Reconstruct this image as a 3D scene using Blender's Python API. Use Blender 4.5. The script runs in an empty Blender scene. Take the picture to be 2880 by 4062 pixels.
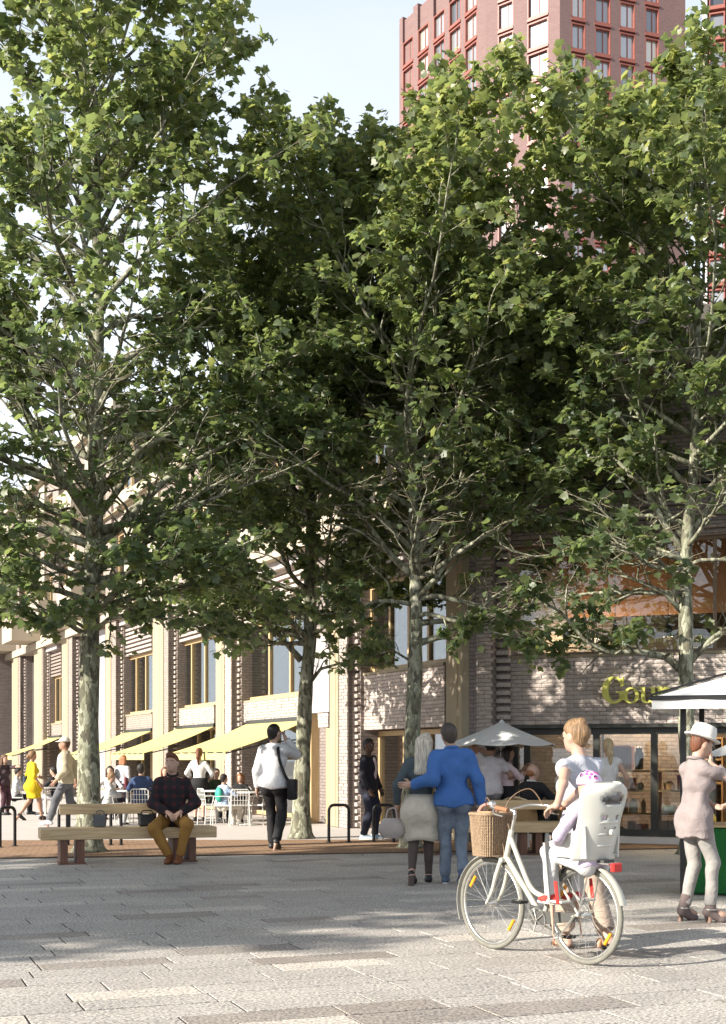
import bpy, bmesh, math, random
import numpy as np
from mathutils import Vector, Matrix

# ------------------------------------------------------------------ camera, sky, sun, exposure
SC = bpy.context.scene
COL = SC.collection
FPX, CX, HY, CAMH = 5191.0, 1440.0, 3012.0, 1.42      # focal length / principal column / horizon row on a 2880x4062 frame
SUN_A, SUN_E = math.radians(29), math.radians(26)      # direction the light travels (from +X towards +Y), elevation

cam_d = bpy.data.cameras.new('camera')
cam = bpy.data.objects.new('camera', cam_d)
COL.objects.link(cam)
cam.location = (0, 0, CAMH)
cam.rotation_euler = (math.pi / 2, 0, 0)
cam_d.sensor_fit = 'VERTICAL'
cam_d.sensor_height = 36.0
cam_d.lens = FPX / 4062 * 36.0
cam_d.shift_y = (HY - 2031) / 4062
cam_d.clip_end = 3000
SC.camera = cam

world = bpy.data.worlds.new('World')
SC.world = world
world.use_nodes = True
wn = world.node_tree
wn.nodes.clear()
sky = wn.nodes.new('ShaderNodeTexSky')
sky.sky_type = 'NISHITA'
sky.sun_disc = False
sky.sun_elevation = SUN_E
sky.sun_rotation = math.radians(270) - SUN_A
sky.air_density = 1.0
sky.dust_density = 3.0
sky.ozone_density = 1.0
bg = wn.nodes.new('ShaderNodeBackground')
bg.inputs['Strength'].default_value = 0.058
wo = wn.nodes.new('ShaderNodeOutputWorld')
tcw = wn.nodes.new('ShaderNodeTexCoord')
mpw = wn.nodes.new('ShaderNodeMapping'); mpw.inputs['Scale'].default_value = (1.0, 1.0, 2.6)
nzw = wn.nodes.new('ShaderNodeTexNoise'); nzw.inputs['Scale'].default_value = 2.2; nzw.inputs['Detail'].default_value = 7.0; nzw.inputs['Roughness'].default_value = .55
mrw = wn.nodes.new('ShaderNodeMapRange'); mrw.inputs['From Min'].default_value = .3; mrw.inputs['From Max'].default_value = .7; mrw.inputs['To Min'].default_value = .82; mrw.inputs['To Max'].default_value = 1.0
mxw = wn.nodes.new('ShaderNodeMix'); mxw.data_type = 'RGBA'; mxw.inputs[7].default_value = (10.6, 11.5, 12.6, 1)
wn.links.new(tcw.outputs['Generated'], mpw.inputs[0]); wn.links.new(mpw.outputs[0], nzw.inputs['Vector']); wn.links.new(nzw.outputs[0], mrw.inputs[0])
sxw = wn.nodes.new('ShaderNodeSeparateXYZ'); wn.links.new(tcw.outputs['Generated'], sxw.inputs[0])
hzw = wn.nodes.new('ShaderNodeMapRange'); hzw.interpolation_type = 'SMOOTHSTEP'      # haze is thickest towards the horizon
for k_, v_ in (('From Min', .15), ('From Max', .85), ('To Min', 1.0), ('To Max', .16)): hzw.inputs[k_].default_value = v_
wn.links.new(sxw.outputs[2], hzw.inputs[0])
mlw = wn.nodes.new('ShaderNodeMath'); mlw.operation = 'MULTIPLY'
wn.links.new(mrw.outputs[0], mlw.inputs[0]); wn.links.new(hzw.outputs[0], mlw.inputs[1])
wn.links.new(mlw.outputs[0], mxw.inputs[0]); wn.links.new(sky.outputs[0], mxw.inputs[6]); wn.links.new(mxw.outputs[2], bg.inputs[0])
wn.links.new(bg.outputs[0], wo.inputs[0])

sun_d = bpy.data.lights.new('sun', 'SUN')
sun_d.energy = 5.0
sun_d.angle = math.radians(0.6)
sun_d.color = (1.0, 0.93, 0.82)
sun = bpy.data.objects.new('sun', sun_d)
COL.objects.link(sun)
sun.rotation_euler = Vector((math.cos(SUN_E) * math.cos(SUN_A), math.cos(SUN_E) * math.sin(SUN_A), -math.sin(SUN_E))).to_track_quat('-Z', 'Y').to_euler()
sun.location = (-30, -5, 25)

SC.view_settings.view_transform = 'Standard'
SC.view_settings.look = 'None'
SC.view_settings.exposure = 1.18
SC.view_settings.gamma = 1.0
SC.view_settings.use_curve_mapping = False
SC.render.engine = 'CYCLES'
SC.cycles.use_denoising = True
SC.cycles.max_bounces = 8
SC.cycles.diffuse_bounces = 5
SC.cycles.transmission_bounces = 4
SC.cycles.transparent_max_bounces = 8
SC.cycles.caustics_reflective = False
SC.cycles.caustics_refractive = False
SC.cycles.sample_clamp_indirect = 6.0

# ------------------------------------------------------------------ helpers
def gp(px, d):
    """ground point on the viewing column px at depth d"""
    return ((px - CX) / FPX * d, d, 0.0)

def tag(o, label=None, cat=None, group=None, kind=None):
    if label: o['label'] = label
    if cat: o['category'] = cat
    if group: o['group'] = group
    if kind: o['kind'] = kind
    return o

def empty(name, loc=(0, 0, 0), rz=0.0, label=None, cat=None, group=None):
    o = bpy.data.objects.new(name, None)
    o.empty_display_size = 0.2
    COL.objects.link(o)
    o.location = loc
    o.rotation_euler = (0, 0, rz)
    return tag(o, label, cat, group)

def link(name, me, parent=None, loc=None, rot=None, scale=None):
    o = bpy.data.objects.new(name, me)
    COL.objects.link(o)
    if parent is not None: o.parent = parent
    if loc is not None: o.location = loc
    if rot is not None: o.rotation_euler = rot
    if scale is not None: o.scale = scale
    return o

def copy_tree(o, parent=None):
    c = o.copy()
    COL.objects.link(c)
    c.parent = parent
    for ch in o.children:
        copy_tree(ch, c)
    return c

def fast_mesh(name, V, F, mat=None, smooth=False):
    V = np.asarray(V, dtype=np.float32)
    F = np.asarray(F, dtype=np.int32)
    me = bpy.data.meshes.new(name)
    me.vertices.add(len(V))
    me.vertices.foreach_set('co', V.ravel())
    k = F.shape[1]
    me.loops.add(F.size)
    me.loops.foreach_set('vertex_index', F.ravel())
    me.polygons.add(len(F))
    me.polygons.foreach_set('loop_start', np.arange(0, F.size, k, dtype=np.int32))
    if smooth:
        me.polygons.foreach_set('use_smooth', np.ones(len(F), dtype=bool))
    me.update(calc_edges=True)
    me.validate()
    if mat: me.materials.append(mat)
    return me

class MB:
    """collects simple shapes; build() links them as one mesh object"""
    def __init__(self):
        self.v, self.f = [], []
    def add(self, vs, fs):
        b = len(self.v)
        self.v += [tuple(p) for p in vs]
        self.f += [tuple(i + b for i in q) for q in fs]
        return self
    def box(self, lo, hi):
        x0, y0, z0 = lo; x1, y1, z1 = hi
        return self.add([(x0, y0, z0), (x1, y0, z0), (x1, y1, z0), (x0, y1, z0), (x0, y0, z1), (x1, y0, z1), (x1, y1, z1), (x0, y1, z1)],
                        [(0, 3, 2, 1), (4, 5, 6, 7), (0, 1, 5, 4), (1, 2, 6, 5), (2, 3, 7, 6), (3, 0, 4, 7)])
    def cbox(self, c, s, rz=0.0, R=None):
        m = R if R is not None else Matrix.Rotation(rz, 3, 'Z')
        vs = []
        for dz in (-.5, .5):
            for dx, dy in ((-.5, -.5), (.5, -.5), (.5, .5), (-.5, .5)):
                vs.append(Vector(c) + m @ Vector((dx * s[0], dy * s[1], dz * s[2])))
        return self.add(vs, [(0, 3, 2, 1), (4, 5, 6, 7), (0, 1, 5, 4), (1, 2, 6, 5), (2, 3, 7, 6), (3, 0, 4, 7)])
    def tube(self, pts, r, n=8, caps=True, closed=False):
        P = [Vector(p) for p in pts]
        m = len(P)
        rr = [r] * m if not hasattr(r, '__len__') else list(r)
        T = []
        for i in range(m):
            a = P[(i - 1) % m] if (closed or i > 0) else P[i]
            b = P[(i + 1) % m] if (closed or i < m - 1) else P[i]
            t = b - a
            T.append(t.normalized() if t.length > 1e-9 else Vector((0, 0, 1)))
        up = Vector((0, 0, 1)) if abs(T[0].z) < .9 else Vector((1, 0, 0))
        N = (up - T[0] * up.dot(T[0])).normalized()
        vs = []
        for i in range(m):
            N = (N - T[i] * N.dot(T[i]))
            N = N.normalized() if N.length > 1e-6 else T[i].orthogonal().normalized()
            B = T[i].cross(N)
            for k in range(n):
                a = 2 * math.pi * k / n
                vs.append(P[i] + (N * math.cos(a) + B * math.sin(a)) * rr[i])
        fs = []
        for i in range(m if closed else m - 1):
            j = (i + 1) % m
            for k in range(n):
                l = (k + 1) % n
                fs.append((i * n + k, i * n + l, j * n + l, j * n + k))
        if caps and not closed:
            fs.append(tuple(range(n - 1, -1, -1)))
            fs.append(tuple(range((m - 1) * n, m * n)))
        return self.add(vs, fs)
    def lathe(self, prof, n=24, c=(0, 0, 0), sx=1.0, sy=1.0, R=None):
        vs, fs = [], []
        for r, z in prof:
            for k in range(n):
                a = 2 * math.pi * k / n
                p = Vector((r * sx * math.cos(a), r * sy * math.sin(a), z))
                if R is not None: p = R @ p
                vs.append(p + Vector(c))
        for i in range(len(prof) - 1):
            for k in range(n):
                l = (k + 1) % n
                fs.append((i * n + k, i * n + l, (i + 1) * n + l, (i + 1) * n + k))
        if prof[0][0] > 1e-6: fs.append(tuple(range(n - 1, -1, -1)))
        if prof[-1][0] > 1e-6: fs.append(tuple(range((len(prof) - 1) * n, len(prof) * n)))
        return self.add(vs, fs)
    def prism(self, outline, h, M4=None, holes=None):
        """flat outline (x, y) extruded by h in z; M4 places it"""
        n = len(outline)
        vs = [Vector((x, y, 0)) for x, y in outline] + [Vector((x, y, h)) for x, y in outline]
        if M4 is not None: vs = [M4 @ v for v in vs]
        return self.add(vs, [tuple(range(n - 1, -1, -1)), tuple(range(n, 2 * n))] + [(i, (i + 1) % n, n + (i + 1) % n, n + i) for i in range(n)])
    def strip(self, A, B, h):
        """band between two polylines A and B of (x, y), extruded by h in z (closed ring of quads)"""
        m = len(A)
        b = len(self.v)
        vs = [(x, y, 0) for x, y in A] + [(x, y, 0) for x, y in B] + [(x, y, h) for x, y in A] + [(x, y, h) for x, y in B]
        fs = []
        for i in range(m - 1):
            fs += [(i, m + i, m + i + 1, i + 1), (2 * m + i, 2 * m + i + 1, 3 * m + i + 1, 3 * m + i),
                   (i, i + 1, 2 * m + i + 1, 2 * m + i), (m + i, 3 * m + i, 3 * m + i + 1, m + i + 1)]
        fs += [(0, 2 * m, 3 * m, m), (m - 1, 2 * m - 1, 4 * m - 1, 3 * m - 1)]
        return self.add(vs, fs)
    def sheet(self, fn, nu, nv, thick=0.0, closed_u=False):
        """grid surface fn(u, v) for u, v in 0..1"""
        vs = [Vector(fn(i / nu, j / nv)) for i in range(nu + 1) for j in range(nv + 1)]
        fs = [(i * (nv + 1) + j, (i + 1) * (nv + 1) + j, (i + 1) * (nv + 1) + j + 1, i * (nv + 1) + j + 1) for i in range(nu) for j in range(nv)]
        return self.add(vs, fs)
    def mesh(self, name, mat=None, smooth=False, bevel=0.0, solid=0.0, fix=True):
        me = bpy.data.meshes.new(name)
        me.from_pydata([tuple(p) for p in self.v], [], self.f)
        bm = bmesh.new()
        bm.from_mesh(me)
        if solid:
            bmesh.ops.solidify(bm, geom=bm.faces[:], thickness=solid)
        if fix:
            bmesh.ops.recalc_face_normals(bm, faces=bm.faces[:])
        if bevel:
            es = [e for e in bm.edges if len(e.link_faces) == 2 and e.calc_face_angle(0) > .7]
            bmesh.ops.bevel(bm, geom=es, offset=bevel, segments=1, affect='EDGES', clamp_overlap=True)
        if smooth:
            for f in bm.faces: f.smooth = True
        bm.to_mesh(me)
        bm.free()
        if smooth and smooth != 'all':
            try: me.set_sharp_from_angle(angle=math.radians(50))
            except Exception: pass
        if mat: me.materials.append(mat)
        return me
    def build(self, name, mat=None, parent=None, smooth=False, bevel=0.0, solid=0.0, loc=None, rot=None, fix=True):
        return link(name, self.mesh(name, mat, smooth, bevel, solid, fix), parent, loc, rot)

def arc(c, r, a0, a1, n, plane='xz'):
    out = []
    for i in range(n + 1):
        a = math.radians(a0 + (a1 - a0) * i / n)
        x, y = c[0] + r * math.cos(a), c[1] + r * math.sin(a)
        out.append((x, y))
    return out

def spline(pts, n=6):
    """Catmull-Rom through the points"""
    P = [Vector(p) for p in pts]
    P = [P[0] * 2 - P[1]] + P + [P[-1] * 2 - P[-2]]
    out = []
    for i in range(1, len(P) - 2):
        for k in range(n):
            t = k / n
            a, b, c, d = P[i - 1:i + 3]
            out.append(.5 * ((2 * b) + (c - a) * t + (2 * a - 5 * b + 4 * c - d) * t * t + (3 * b - a - 3 * c + d) * t ** 3))
    out.append(P[-2])
    return out

# ------------------------------------------------------------------ materials
MATS = {}
def nodes_of(name):
    m = bpy.data.materials.new(name)
    m.use_nodes = True
    nt = m.node_tree
    b = nt.nodes['Principled BSDF']
    return m, nt, b, nt.nodes['Material Output']

def N(nt, kind, **kw):
    n = nt.nodes.new(kind)
    for k, v in kw.items():
        if k in n.inputs: n.inputs[k].default_value = v
        else: setattr(n, k, v)
    return n

def ramp(nt, fac, stops):
    r = nt.nodes.new('ShaderNodeValToRGB')
    e = r.color_ramp.elements
    while len(e) < len(stops): e.new(.5)
    for i, (p, c) in enumerate(stops):
        e[i].position = p
        e[i].color = (c[0], c[1], c[2], 1)
    nt.links.new(fac, r.inputs[0])
    return r.outputs[0]

def mat(name, col, rough=.6, var=.12, scale=6.0, stretch=(1, 1, 1), bump=0.0, bscale=None, rand=0.0, metal=0.0, spec=.4, detail=5.0, coat=0.0, bdist=.01, bdistort=0.0):
    """procedural paint/stone/cloth: noise-varied colour, optional fine relief, optional per-object variation"""
    if name in MATS: return MATS[name]
    m, nt, b, out = nodes_of(name)
    tc = N(nt, 'ShaderNodeTexCoord')
    mp = N(nt, 'ShaderNodeMapping')
    mp.inputs['Scale'].default_value = stretch
    nt.links.new(tc.outputs['Object'], mp.inputs[0])
    nz = N(nt, 'ShaderNodeTexNoise', Scale=scale, Detail=detail, Roughness=.6)
    nt.links.new(mp.outputs[0], nz.inputs['Vector'])
    c = Vector(col)
    last = ramp(nt, nz.outputs[0], [(.25, tuple(c * (1 - var))), (.75, tuple(Vector([min(1, x) for x in c * (1 + var)])))])
    if rand:
        oi = N(nt, 'ShaderNodeObjectInfo')
        hs = N(nt, 'ShaderNodeHueSaturation')
        mr = N(nt, 'ShaderNodeMapRange')
        mr.inputs['To Min'].default_value = 1 - rand
        mr.inputs['To Max'].default_value = 1 + rand
        nt.links.new(oi.outputs['Random'], mr.inputs[0])
        nt.links.new(mr.outputs[0], hs.inputs['Value'])
        nt.links.new(last, hs.inputs['Color'])
        last = hs.outputs[0]
    nt.links.new(last, b.inputs['Base Color'])
    b.inputs['Roughness'].default_value = rough
    b.inputs['Metallic'].default_value = metal
    b.inputs['Specular IOR Level'].default_value = spec
    b.inputs['Coat Weight'].default_value = coat
    if bump:
        n2 = N(nt, 'ShaderNodeTexNoise', Scale=bscale or scale * 5, Detail=4.0, Distortion=bdistort)
        nt.links.new(mp.outputs[0], n2.inputs['Vector'])
        bp = N(nt, 'ShaderNodeBump', Strength=bump, Distance=bdist)
        nt.links.new(n2.outputs[0], bp.inputs['Height'])
        nt.links.new(bp.outputs[0], b.inputs['Normal'])
    MATS[name] = m
    return m

def brick_mat(name, c1, c2, mortar, bw=.225, bh=.07, rough=.85):
    """brickwork too far or too foreshortened to show single bricks"""
    if name in MATS: return MATS[name]
    m, nt, b, out = nodes_of(name)
    tc = N(nt, 'ShaderNodeTexCoord')
    sx = N(nt, 'ShaderNodeSeparateXYZ')
    nt.links.new(tc.outputs['Object'], sx.inputs[0])
    ad = N(nt, 'ShaderNodeMath', operation='ADD')
    nt.links.new(sx.outputs[0], ad.inputs[0]); nt.links.new(sx.outputs[1], ad.inputs[1])
    cb = N(nt, 'ShaderNodeCombineXYZ')
    nt.links.new(ad.outputs[0], cb.inputs[0]); nt.links.new(sx.outputs[2], cb.inputs[1])
    br = N(nt, 'ShaderNodeTexBrick', Scale=1.0)
    br.inputs['Brick Width'].default_value = bw
    br.inputs['Row Height'].default_value = bh
    br.inputs['Mortar Size'].default_value = .008
    br.inputs['Mortar Smooth'].default_value = .1
    br.inputs['Bias'].default_value = 0
    br.inputs['Color1'].default_value = (*c1, 1); br.inputs['Color2'].default_value = (*c2, 1); br.inputs['Mortar'].default_value = (*mortar, 1)
    nt.links.new(cb.outputs[0], br.inputs['Vector'])
    nz = N(nt, 'ShaderNodeTexNoise', Scale=14.0, Detail=5.0)
    nt.links.new(tc.outputs['Object'], nz.inputs['Vector'])
    mx = N(nt, 'ShaderNodeMix', data_type='RGBA', blend_type='OVERLAY')
    mx.inputs[0].default_value = .35
    nt.links.new(br.outputs['Color'], mx.inputs[6]); nt.links.new(nz.outputs[0], mx.inputs[7])
    nt.links.new(mx.outputs[2], b.inputs['Base Color'])
    b.inputs['Roughness'].default_value = rough
    iv = N(nt, 'ShaderNodeMath', operation='SUBTRACT'); iv.inputs[0].default_value = 1
    nt.links.new(br.outputs['Fac'], iv.inputs[1])
    bp = N(nt, 'ShaderNodeBump', Strength=.9, Distance=.012)
    nt.links.new(iv.outputs[0], bp.inputs['Height'])
    bp2 = N(nt, 'ShaderNodeBump', Strength=.5, Distance=.012)
    n3 = N(nt, 'ShaderNodeTexNoise', Scale=40.0, Detail=3.0)
    nt.links.new(tc.outputs['Object'], n3.inputs['Vector'])
    nt.links.new(n3.outputs[0], bp2.inputs['Height']); nt.links.new(bp.outputs[0], bp2.inputs['Normal'])
    nt.links.new(bp2.outputs[0], b.inputs['Normal'])
    MATS[name] = m
    return m

def glass_mat(name, tint=(.9, .95, .95), refl=.35, see=.8):
    """window pane: sees through, mirrors the surroundings"""
    if name in MATS: return MATS[name]
    m, nt, b, out = nodes_of(name)
    nt.nodes.remove(b)
    tr = N(nt, 'ShaderNodeBsdfTransparent'); tr.inputs[0].default_value = (tint[0] * see, tint[1] * see, tint[2] * see, 1)
    gl = N(nt, 'ShaderNodeBsdfGlossy'); gl.inputs['Roughness'].default_value = .02; gl.inputs[0].default_value = (1, 1, 1, 1)
    lw = N(nt, 'ShaderNodeLayerWeight', Blend=.35)
    mr = N(nt, 'ShaderNodeMapRange'); mr.inputs['To Min'].default_value = refl * .35; mr.inputs['To Max'].default_value = min(1, refl * 2.2)
    nt.links.new(lw.outputs['Facing'], mr.inputs[0])
    mx = N(nt, 'ShaderNodeMixShader')
    nt.links.new(mr.outputs[0], mx.inputs[0]); nt.links.new(tr.outputs[0], mx.inputs[1]); nt.links.new(gl.outputs[0], mx.inputs[2])
    nt.links.new(mx.outputs[0], out.inputs[0])
    MATS[name] = m
    return m

def wood_mat(name, c1, c2, scale=3.0, axis=0, rough=.55):
    if name in MATS: return MATS[name]
    m, nt, b, out = nodes_of(name)
    tc = N(nt, 'ShaderNodeTexCoord')
    mp = N(nt, 'ShaderNodeMapping')
    s = [14.0, 14.0, 14.0]; s[axis] = .9
    mp.inputs['Scale'].default_value = s
    nt.links.new(tc.outputs['Object'], mp.inputs[0])
    nz = N(nt, 'ShaderNodeTexNoise', Scale=scale, Detail=6.0, Distortion=.6)
    nt.links.new(mp.outputs[0], nz.inputs['Vector'])
    nt.links.new(ramp(nt, nz.outputs[0], [(.3, c1), (.7, c2)]), b.inputs['Base Color'])
    b.inputs['Roughness'].default_value = rough
    bp = N(nt, 'ShaderNodeBump', Strength=.25, Distance=.004)
    nt.links.new(nz.outputs[0], bp.inputs['Height']); nt.links.new(bp.outputs[0], b.inputs['Normal'])
    MATS[name] = m
    return m

def granite_mat():
    m, nt, b, out = nodes_of('granite_paving')
    g = N(nt, 'ShaderNodeNewGeometry')
    oi = N(nt, 'ShaderNodeObjectInfo')
    at = N(nt, 'ShaderNodeAttribute', attribute_name='tone')
    base = ramp(nt, at.outputs['Fac'], [(0.0, (.25, .22, .195)), (.12, (.29, .262, .238)), (.3, (.345, .322, .297)), (.8, (.40, .373, .343)), (.88, (.455, .42, .378)), (1.0, (.50, .455, .405))])
    n1 = N(nt, 'ShaderNodeTexNoise', Scale=48.0, Detail=2.0, Roughness=.7)
    nt.links.new(g.outputs['Position'], n1.inputs['Vector'])
    sp = ramp(nt, n1.outputs[0], [(.36, (.2, .2, .21)), (.5, (.5, .5, .5)), (.62, (.8, .79, .77))])
    mx = N(nt, 'ShaderNodeMix', data_type='RGBA', blend_type='OVERLAY'); mx.inputs[0].default_value = .95
    nt.links.new(base, mx.inputs[6]); nt.links.new(sp, mx.inputs[7])
    n2 = N(nt, 'ShaderNodeTexNoise', Scale=1.7, Detail=5.0)
    nt.links.new(g.outputs['Position'], n2.inputs['Vector'])
    st = ramp(nt, n2.outputs[0], [(.3, (.42, .42, .42)), (.7, (.56, .56, .55))])
    m2 = N(nt, 'ShaderNodeMix', data_type='RGBA', blend_type='OVERLAY'); m2.inputs[0].default_value = .8
    nt.links.new(mx.outputs[2], m2.inputs[6]); nt.links.new(st, m2.inputs[7])
    nt.links.new(m2.outputs[2], b.inputs['Base Color'])
    b.inputs['Roughness'].default_value = .62
    bp = N(nt, 'ShaderNodeBump', Strength=.35, Distance=.004)
    nt.links.new(n1.outputs[0], bp.inputs['Height']); nt.links.new(bp.outputs[0], b.inputs['Normal'])
    return m

def bark_mat():
    m, nt, b, out = nodes_of('plane_bark')
    tc = N(nt, 'ShaderNodeTexCoord')
    mp = N(nt, 'ShaderNodeMapping'); mp.inputs['Scale'].default_value = (1, 1, .42)
    nt.links.new(tc.outputs['Object'], mp.inputs[0])
    n0 = N(nt, 'ShaderNodeTexNoise', Scale=7.0, Detail=4.0)
    nt.links.new(mp.outputs[0], n0.inputs['Vector'])
    mxv = N(nt, 'ShaderNodeMix', data_type='VECTOR'); mxv.inputs[0].default_value = .12
    nt.links.new(mp.outputs[0], mxv.inputs[4]); nt.links.new(n0.outputs['Color'], mxv.inputs[5])
    vo = N(nt, 'ShaderNodeTexVoronoi', Scale=24.0)
    nt.links.new(mxv.outputs[1], vo.inputs['Vector'])
    sp = N(nt, 'ShaderNodeSeparateColor')
    nt.links.new(vo.outputs['Color'], sp.inputs[0])
    c = ramp(nt, sp.outputs[0], [(0.0, (.085, .078, .055)), (.3, (.135, .128, .088)), (.55, (.20, .205, .14)), (.8, (.27, .275, .20)), (1.0, (.36, .35, .27))])
    n1 = N(nt, 'ShaderNodeTexNoise', Scale=45.0, Detail=5.0)
    nt.links.new(mp.outputs[0], n1.inputs['Vector'])
    mx = N(nt, 'ShaderNodeMix', data_type='RGBA', blend_type='OVERLAY'); mx.inputs[0].default_value = .55
    nt.links.new(c, mx.inputs[6]); nt.links.new(n1.outputs[0], mx.inputs[7])
    nt.links.new(mx.outputs[2], b.inputs['Base Color'])
    b.inputs['Roughness'].default_value = .9
    bp = N(nt, 'ShaderNodeBump', Strength=.6, Distance=.012)
    nt.links.new(sp.outputs[0], bp.inputs['Height'])
    bp2 = N(nt, 'ShaderNodeBump', Strength=.5, Distance=.008)
    nt.links.new(n1.outputs[0], bp2.inputs['Height']); nt.links.new(bp.outputs[0], bp2.inputs['Normal'])
    nt.links.new(bp2.outputs[0], b.inputs['Normal'])
    return m

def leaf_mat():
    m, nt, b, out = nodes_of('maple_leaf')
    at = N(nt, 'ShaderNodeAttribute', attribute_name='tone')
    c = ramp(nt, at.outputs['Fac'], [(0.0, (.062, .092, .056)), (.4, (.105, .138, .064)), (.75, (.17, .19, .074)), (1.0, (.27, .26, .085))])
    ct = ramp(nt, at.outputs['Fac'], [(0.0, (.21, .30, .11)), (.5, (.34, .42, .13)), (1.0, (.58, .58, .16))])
    nt.links.new(c, b.inputs['Base Color'])
    b.inputs['Roughness'].default_value = .42
    b.inputs['Specular IOR Level'].default_value = .55
    tl = N(nt, 'ShaderNodeBsdfTranslucent')
    nt.links.new(ct, tl.inputs[0])
    mx = N(nt, 'ShaderNodeMixShader'); mx.inputs[0].default_value = .5
    nt.links.new(b.outputs[0], mx.inputs[1]); nt.links.new(tl.outputs[0], mx.inputs[2])
    nt.links.new(mx.outputs[0], out.inputs[0])
    return m

def set_tone(me, vals):
    a = me.attributes.new('tone', 'FLOAT', 'POINT')
    a.data.foreach_set('value', np.asarray(vals, dtype=np.float32))

GRANITE, BARK, LEAF = granite_mat(), bark_mat(), leaf_mat()
OAK = wood_mat('oak_timber', (.38, .26, .13), (.58, .43, .25))
REDWOOD = wood_mat('red_timber', (.085, .035, .02), (.16, .07, .04), axis=2)
STONE = mat('yellow_stone', (.31, .262, .182), .8, .08, 3, bump=.25, bscale=40)
GREYCLAD = mat('grey_cladding', (.36, .33, .33), .6, .06, 2)
BRICKL = mat('pale_brick', (.43, .372, .335), .9, .22, 18, bump=.8, bscale=60, rand=.16)
MORTAR = mat('mortar', (.20, .165, .145), .95, .15, 20)
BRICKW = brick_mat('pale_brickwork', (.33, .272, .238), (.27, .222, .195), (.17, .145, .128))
BRICKD = brick_mat('dark_and_shaded_brickwork', (.26, .215, .195), (.20, .168, .155), (.14, .118, .11))  # dark brick; on returns and reveals their shade is put into the colour
BLACKM = mat('black_metal', (.018, .018, .019), .38, .2, 9, metal=.3)
DARKFR = mat('dark_frame', (.035, .036, .03), .4, .15, 6)
WOODFR = wood_mat('window_timber', (.40, .28, .14), (.52, .38, .21), axis=2)
PANE = glass_mat('pane_glass', refl=.2, see=.85)
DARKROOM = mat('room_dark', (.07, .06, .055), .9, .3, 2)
WARMROOM = mat('room_warm', (.50, .28, .15), .85, .2, 2.5)
WHITEP = mat('white_plastic', (.54, .54, .51), .38, .05, 9)
AWN = mat('yellow_awning', (.57, .49, .185), .75, .04, 5)
# ------------------------------------------------------------------ ground, paving, planting strip
GA = math.radians(21)
gr, gc = (math.cos(GA), math.sin(GA)), (-math.sin(GA), math.cos(GA))

g = MB().box((-700, -300, -.6), (700, 1500, -.03))
tag(g.build('ground', mat('far_ground', (.30, .28, .26), .9, .15, .3)), kind='structure')

def front_edge(x): return 19.75 + .20 * x          # where the granite stops and the clay strip starts
def back_edge(x): return 23.1 + .03 * x

def poly_sheet(name, pts, z, material, thick=.05):
    m = MB()
    n = len(pts)
    m.add([(x, y, z) for x, y in pts] + [(x, y, z - thick) for x, y in pts],
          [tuple(range(n)), tuple(range(2 * n - 1, n - 1, -1))] + [(i, n + i, n + (i + 1) % n, (i + 1) % n) for i in range(n)])
    return tag(m.build(name, material), kind='structure')

paving = poly_sheet('paving', [(-40, -12), (40, -12), (40, front_edge(40)), (-40, front_edge(-40))], -.0055, mat('joint_sand', (.03, .028, .026), .95, .3, 30), .015)
terr_m = mat('terrace_stone', (.47, .43, .40), .8, .08, 2.5, bump=.2, bscale=50)
def clay_mat():
    m, nt, b, out = nodes_of('clay_strip')
    tc = N(nt, 'ShaderNodeTexCoord')
    mp = N(nt, 'ShaderNodeMapping'); mp.inputs['Rotation'].default_value = (0, 0, -.2)
    nt.links.new(tc.outputs['Object'], mp.inputs[0])
    br = N(nt, 'ShaderNodeTexBrick', Scale=1.0)
    for k, v in (('Brick Width', .2), ('Row Height', .065), ('Mortar Size', .007), ('Mortar Smooth', .2)): br.inputs[k].default_value = v
    br.inputs['Color1'].default_value = (.34, .205, .11, 1); br.inputs['Color2'].default_value = (.24, .13, .07, 1); br.inputs['Mortar'].default_value = (.12, .08, .05, 1)
    nt.links.new(mp.outputs[0], br.inputs['Vector'])
    nz = N(nt, 'ShaderNodeTexNoise', Scale=25.0, Detail=6.0)
    nt.links.new(tc.outputs['Object'], nz.inputs['Vector'])
    mx = N(nt, 'ShaderNodeMix', data_type='RGBA', blend_type='OVERLAY'); mx.inputs[0].default_value = .7
    nt.links.new(br.outputs[0], mx.inputs[6]); nt.links.new(nz.outputs[0], mx.inputs[7])
    nt.links.new(mx.outputs[2], b.inputs['Base Color'])
    b.inputs['Roughness'].default_value = .9
    bp = N(nt, 'ShaderNodeBump', Strength=.6, Distance=.01, invert=True)
    nt.links.new(br.outputs['Fac'], bp.inputs['Height']); nt.links.new(bp.outputs[0], b.inputs['Normal'])
    return m
clay = poly_sheet('clay_paving_strip', [(-30, front_edge(-30)), (16, front_edge(16)), (16, back_edge(16)), (-30, back_edge(-30))], .004, clay_mat())
# steel edging along the strip
m = MB()
for f, w in ((front_edge, .03),):
    a, b = (-20, f(-20)), (20, f(20))
    L = math.hypot(40, b[1] - a[1])
    m.cbox((0, (a[1] + b[1]) / 2, .004), (L, w, .02), math.atan2(b[1] - a[1], 40))
ed = m.build('edging', mat('rusted_edging', (.09, .06, .045), .8, .3, 12), clay)
terrace = poly_sheet('terrace_paving', [(-60, back_edge(-60) - .5), (60, back_edge(60) - .5), (60, 95), (-60, 95)], -.006, terr_m)

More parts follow.
